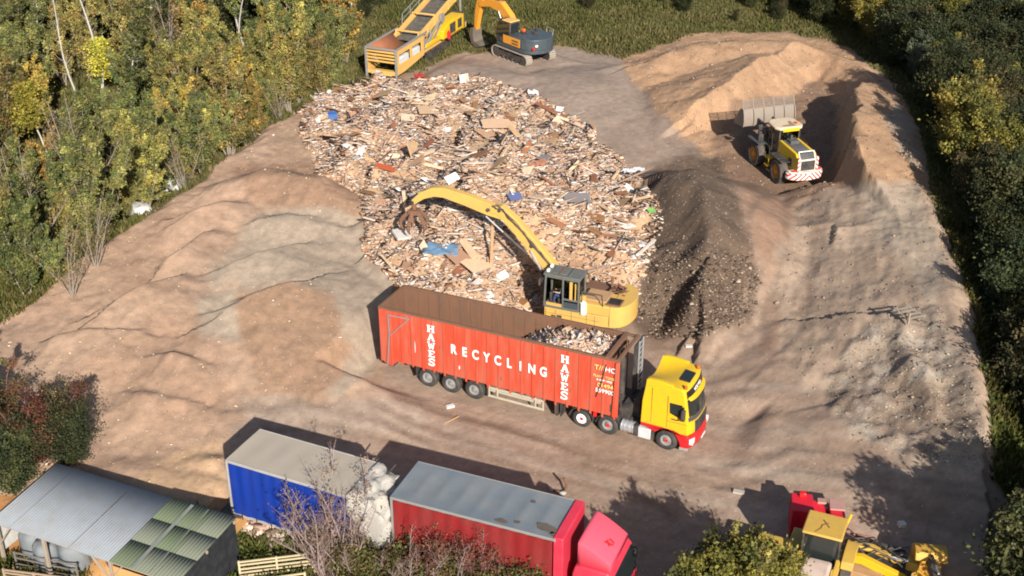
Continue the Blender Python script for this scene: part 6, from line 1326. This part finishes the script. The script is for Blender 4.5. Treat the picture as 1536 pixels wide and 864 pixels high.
defk('brown','dense brownish green thorn tree in the hedge right of the yard','tree','brownish trees right of the yard','thorn_tree',[mk('n',s,5.6,5,.45,32,115,1.6,.16,DBR,BARK,bare=.12,low=.08,updir=.4,clump=.18,rounded=1) for s in (61,62)])
defk('grey','grey-green willow in the hedge right of the yard','tree','grey-green trees right of the yard','grey_willow',[mk('w',s,5.8,6,.4,28,110,1.5,.15,GRG,PALEB,bare=.1,low=.08,clump=.16) for s in (71,)])
defk('golden','golden green tree in the hedge beyond the woodchip heap','tree','golden green trees beyond the woodchip heap','golden_tree',[mk('y',s,6.5,5,.4,34,115,1.6,.17,[(140,132,40),(156,142,44),(120,120,42),(110,110,44)],BARK,low=.08,clump=.17,rounded=1) for s in (81,82)])
defk('yellow','bright yellow-green maple','tree',None,'yellow_tree',[mk('ye',s,6.0,1,.3,60,90,1.3,.19,[(190,180,30),(205,190,36),(170,168,36)],BIRCH,low=.45,updir=.25,clump=.2,rounded=1,bare=0) for s in (91,92)])
def place(key,x,y,z,s=1,label=None,group='*',rz=None,cat=None,name=None,sz=None):
    k=KD[key]; wd,cr=k['meshes'][RS.randint(len(k['meshes']))]
    e=bpy.data.objects.new(name or k['name'],None); COL.objects.link(e); e.location=(x,y,z); e.rotation_euler=(RS.randn()*.04,RS.randn()*.04,RS.rand()*6.28 if rz is None else rz); e.scale=(s,s,s*(sz or 1))
    tag(e,label or k['label'],cat or k['cat'],(k['group'] if group=='*' else group))
    a=bpy.data.objects.new('trunk',wd); COL.objects.link(a); a.parent=e; b=bpy.data.objects.new('crown',cr); COL.objects.link(b); b.parent=e; return e
PL=[]
def fill(poly,mind,n,chooser,gz=0):
    """poisson fill of a pixel polygon (where the trunk meets the ground)"""
    P=np.array(poly,float); cnt=0
    G=[at(p[0],p[1],gz)[:2] for p in poly]; xs=[g[0] for g in G]; ys=[g[1] for g in G]
    for _ in range(n):
        x=RS.uniform(min(xs),max(xs)); y=RS.uniform(min(ys),max(ys))
        if sdf(np.array([x]),np.array([y]),G)[0]<0: continue
        if any((x-a)**2+(y-b)**2<mind*mind for a,b in PL): continue
        if float(mYf(x,y))>.55: continue
        PL.append((x,y)); z=float(hf(x,y)); q=proj([(x,y,z)])[0]; chooser(x,y,z,q); cnt+=1
    return cnt
# particular trees first
def special(key,px,py,s,label,name=None,**k):
    P=gnd(px,py); PL.append((P[0],P[1]))
    for dx,dy in ((0,-2.2),(-.8,-4.2),(1.2,-3.6),(0,-6.)): PL.append((P[0]+dx,P[1]+dy))
    return place(key,P[0],P[1],P[2],s,label,None,name=name,**k)
special('yellow',158,152,.86,'small bright yellow-green maple standing alone left of the bare autumn tree'); special('yellow',70,232,.95,'wide yellow-green maple with orange tips at the far left of the wood')
special('snag',126,190,.98,'tall leaning birch stem left of the yellow maple',sz=1.1); special('snag',152,135,1.1,'twin-stemmed white birch behind the yellow maple')
special('snag',362,100,.75,'thin birch with white lower trunk beside the dark gap'); special('bare',262,110,1.15,'spreading leafless tree with fine tan twigs above the autumn trees'); special('bare',108,445,.62,'bare pale sapling at the foot of the wood beside the bank, farthest left')
special('bare',143,400,.62,'bare pale twin-stemmed sapling above the middle of the left bank'); special('autumn',300,100,1.1,'orange and yellow autumn tree next to the leafless tree')
def chL(x,y,z,q):
    u=RS.rand(); px,py=q; 
    near=max(0,1-abs(py-(455-.68*px))/60) 
    s=RS.uniform(.85,1.2)
    if py<90 and px<520: k='green' if u<.45 else ('birch' if u<.7 else ('dark' if u<.9 else 'olive')); s*=1.05
    elif 230<px<430 and py<260: k='olive' if u<.4 else ('autumn' if u<.8 else 'green')
    elif px<230 and py<260: k='green' if u<.34 else ('olive' if u<.56 else ('yellow' if u<.72 else ('autumn' if u<.86 else 'birch')))
    else: k='green' if u<.58 else ('olive' if u<.85 else ('bare' if u<.93 else 'autumn'))
    if k=='yellow': s*=.75
    if py>250: s*=.88
    lab=None
    place(k,x,y,z-.05,s,label=('yellow-leaved small tree in the wood beyond the left bank' if k=='yellow' else ('dense dark green tree at the far back of the left wood' if k=='dark' else None)),group=('yellow trees in the left wood' if k=='yellow' else ('dark trees at the back of the left wood' if k=='dark' else '*')))
print('L',fill([(-160,590),(-10,482),(60,440),(120,388),(190,340),(255,303),(320,254),(375,210),(440,172),(480,146),(515,110),(522,60),(500,20),(500,-20),(180,-20),(160,40),(0,110),(-160,110)],2.55,9000,chL,1.6))
def chE(x,y,z,q):
    u=RS.rand(); place('green' if u<.45 else ('olive' if u<.8 else 'bare'),x,y,z-.05,RS.uniform(.5,.75))
print('E',fill([(60,440),(120,388),(190,340),(255,303),(320,254),(375,210),(440,172),(480,146),(522,112),(500,80),(440,130),(375,165),(290,235),(190,300),(120,350),(60,400)],1.35,3000,chE,1.6))
def chR(x,y,z,q):
    u=RS.rand(); s=RS.uniform(.7,1.02)
    k='dark' if u<.52 else ('brown' if u<.82 else ('grey' if u<.9 else 'golden')); 
    place(k,x,y,z-.05,s,label=('golden green tree in the hedge right of the yard' if k=='golden' else None),group=('golden green trees right of the yard' if k=='golden' else '*'))
print('R',fill([(1300,55),(1362,120),(1402,185),(1422,260),(1434,320),(1466,400),(1492,470),(1514,550),(1530,640),(1545,720),(1640,780),(1760,900),(1850,860),(1700,400),(1640,100),(1560,-25),(1330,-25)],2.3,7000,chR,.3))
for px,py,s in ((1275,38,.95),(1318,46,1.0),(1362,70,.9),(1250,8,.9),(1300,-5,1.1)): P=gnd(px,py); place('golden',P[0],P[1],P[2],s)
for px,py,s in ((1130,4,.6),(1165,6,.65),(1200,10,.7),(1220,24,.6),(1235,36,.55)): P=gnd(px,py); place('dark',P[0],P[1],P[2],s,'low dark bush on the grass behind the woodchip heap','dark bushes behind the woodchip heap',cat='bush',name='bush')
for px,py,s in ((570,8,.55),(545,28,.45),(600,-8,.6)): P=gnd(px,py); place('dark',P[0],P[1],P[2],s,'dark green bush on the grass behind the screening machine','bushes behind the screening machine',cat='bush',name='bush')
# bush lower left
for i,(px,py,k,s,lab) in enumerate([(10,672,'rusty',.72,'reddish brown autumn bush at the left edge above the shed'),(62,690,'rusty',.70,'mixed green and red autumn bush directly above the shed roof'),(102,700,'dark',.5,'low green bush right of the red autumn bushes above the shed'),(25,740,'dark',.5,'green bush at the left edge just behind the shed'),(-30,650,'olive',.6,'yellowish bush cut by the left edge above the shed'),(80,660,'bare',.5,'bare red twigged shrub behind the shed bushes')]):
    P=gnd(px,py); place(k,P[0],P[1],P[2],s,lab,None,cat='bush',name='autumn_bush')
# thicket along the bottom: leafless shrubs in front of the trailers
defk('purple','bare','shrub',None,'bare_shrub',[mk('pu',s,4.6,10,.5,30,6,1.15,.08,[(120,90,70),(140,110,70)],PURP,bare=.5,low=.15,updir=1.1,tr0=.009) for s in (101,102)])
defk('redtwig','bare','shrub',None,'red_twig_shrub',[mk('rt',s,3.8,10,.55,30,10,1.0,.09,RDB,REDT,bare=.3,low=.15,updir=1.0,tr0=.009) for s in (103,104)])
defk('bramble','b','shrub',None,'bramble_shrub',[mk('br',s,2.3,14,.9,26,70,1.0,.10,[(112,118,50),(120,108,60),(96,108,46),(126,94,60),(134,130,56)],REDT,bare=.25,low=.05,updir=.4,clump=.2,tr0=.008) for s in (105,106)])
def pat(px,py): return gnd(px,py)
thick=[('purple',520,870,1.3,'tallest purplish bare shrub overlapping the right half of the blue curtain'),('purple',500,895,1.1,'bare purplish shrub at the left end of the bottom thicket'),('redtwig',720,900,1.1,'taller red-twigged shrub against the stained part of the red curtain'),('redtwig',665,890,1.05,'fine red twigs in front of the grey roof corner of the red lorry'),('purple',492,862,1.0,'tall bare purplish shrub standing before the blue trailer'),('purple',545,892,.85,'bare greyish shrub below the torn white tarpaulin'),('redtwig',560,850,.6,'low reddish shrub at the foot of the tarpaulin'),('redtwig',640,905,.95,'dense red-twigged shrub hiding the rear of the red lorry'),('redtwig',700,915,.95,'red-twigged shrub covering the middle of the red lorry side'),('purple',600,925,.95,'bare pale-stemmed shrub between the two trailers'),('redtwig',755,935,.8,'sparse reddish shrub against the stained red curtain'),('purple',680,940,.8,'grey twiggy shrub at the bottom edge below the red lorry'),
       ('bramble',520,858,.8,'green leafy bramble at the foot of the purplish shrub'),('bramble',575,905,.9,'mixed green and rusty bramble left of the bottom centre'),('bramble',630,905,.9,'bramble patch at the bottom centre edge'),('bramble',720,950,1.0,'yellow-green bramble patch below the red curtain'),('bramble',790,968,.9,'bramble patch lying farthest right in the bottom thicket'),('bramble',670,925,.9,'brown leafed bramble between red shrubs')]
for k,px,py,s,lab in thick: P=pat(px,py); place(k,P[0],P[1],P[2],s*(.92 if k!='bramble' else 1.25),lab,None)
# tree crown at the bottom right centre that throws its shadow on the yard
for _i in range(26):
    px,py=RS.uniform(840,1240),RS.uniform(-40,34)
    if abs(px-780)<70: continue
    P=gnd(px,py); place('dark' if RS.rand()<.4 else 'brown',P[0],P[1],P[2]-.1,RS.uniform(.18,.34),'low scrubby bush dotted over the rough grass at the top','scrubby bushes on the top grass',cat='bush',name='scrub_bush')
P=(8.9,36.2,0.); place('golden',P[0],P[1],P[2],.78,'olive and golden bushy tree crown at the bottom edge left of the backhoe',None,name='bushy_tree'); PL.append((P[0],P[1]))
P=(7.9,35.6,0.); place('olive',P[0],P[1],P[2],.74,'golden green tree crown cut by the bottom edge beside the olive one',None,name='bushy_tree')
P=(9.9,36.9,0.); place('golden',P[0],P[1],P[2],.58,'darker green tree crown at the bottom edge touching the backhoe fender',None,name='bushy_tree')
P=(8.0,34.9,0.); place('golden',P[0],P[1],P[2],.9,'largest golden olive crown at the bottom edge, its shadow falling beside the red cab',None,name='bushy_tree')
for px,py,s,k in ((1590,850,.85,'dark'),(1620,900,1.0,'dark'),(1530,905,.7,'dark'),(1640,960,1.15,'brown'),(1560,960,.9,'dark'),(1590,1010,1.1,'dark')): P=gnd(px,py); place(k,P[0],P[1],P[2],s)
# grass and scrub
def grass(name,mask,n,h,palette,label,seed):
    r=np.random.RandomState(seed); j,i=np.where(mask>.3); s=r.randint(0,len(j),n); s=s[r.rand(n)<mask[j[s],i[s]]]; n=len(s)
    x=X[j[s],i[s]]+r.uniform(-.12,.12,n); y=Y[j[s],i[s]]+r.uniform(-.12,.12,n); z=Z[j[s],i[s]]; hh=h*(.5+r.rand(n))*(1+.8*fbm(x*.35,y*.35,3,seed)); a=r.rand(n)*2*PI; wd=.05+.05*r.rand(n)
    dx,dy=np.cos(a)*wd,np.sin(a)*wd; lx_,ly_=r.randn(n)*.35*hh,r.randn(n)*.35*hh
    v=np.stack([np.stack([x-dx,y-dy,z-.05],-1),np.stack([x+dx,y+dy,z-.05],-1),np.stack([x+lx_+dx*.3,y+ly_+dy*.3,z+hh],-1),np.stack([x+lx_-dx*.3,y+ly_-dy*.3,z+hh],-1)],1).reshape(-1,3)
    pal=np.array([lin(c)*.68 for c in palette]); t=np.clip(((fbm(x*.2,y*.2,3,seed+3)+1)/2*len(pal)+r.randn(n)*.7),0,len(pal)-1).astype(int); cc=pal[t]*(1+.15*r.randn(n,1))
    o=mesh_np(name,v,np.arange(n*4).reshape(-1,4),LEAF,np.repeat(np.clip(cc,.01,.6),4,0)); return tag(o,label,'grass',kind='stuff')
vis=(PX>-80)&(PX<1620)&(PY>-60)&(PY<960)
mG=(1-mY)*vis
grass('scrub_grass',mG*(PY<330),170000,.24,[(92,104,50),(106,112,56),(124,122,70),(142,134,84),(82,94,44)],'rough grass and scrub covering the ground beyond the heaps',7)
grass('undergrowth',mG*(PY>=330),60000,.3,[(84,92,42),(100,104,50),(120,104,64),(74,84,38)],'low undergrowth below the trees at both sides of the yard',8)
gp=msk([(350,790),(470,790),(520,880),(340,880)],8)*(1-rub)
grass('pen_grass',np.clip(gp+msk([(-50,835),(45,835),(30,880),(-50,880)],6)+msk([(205,846),(232,846),(232,864),(200,864)],4),0,1),26000,.16,[(80,112,38),(96,126,46),(70,100,36),(130,110,70)],'fresh green grass behind the pale rail fence and at the shed corner',9)
print('veg done')
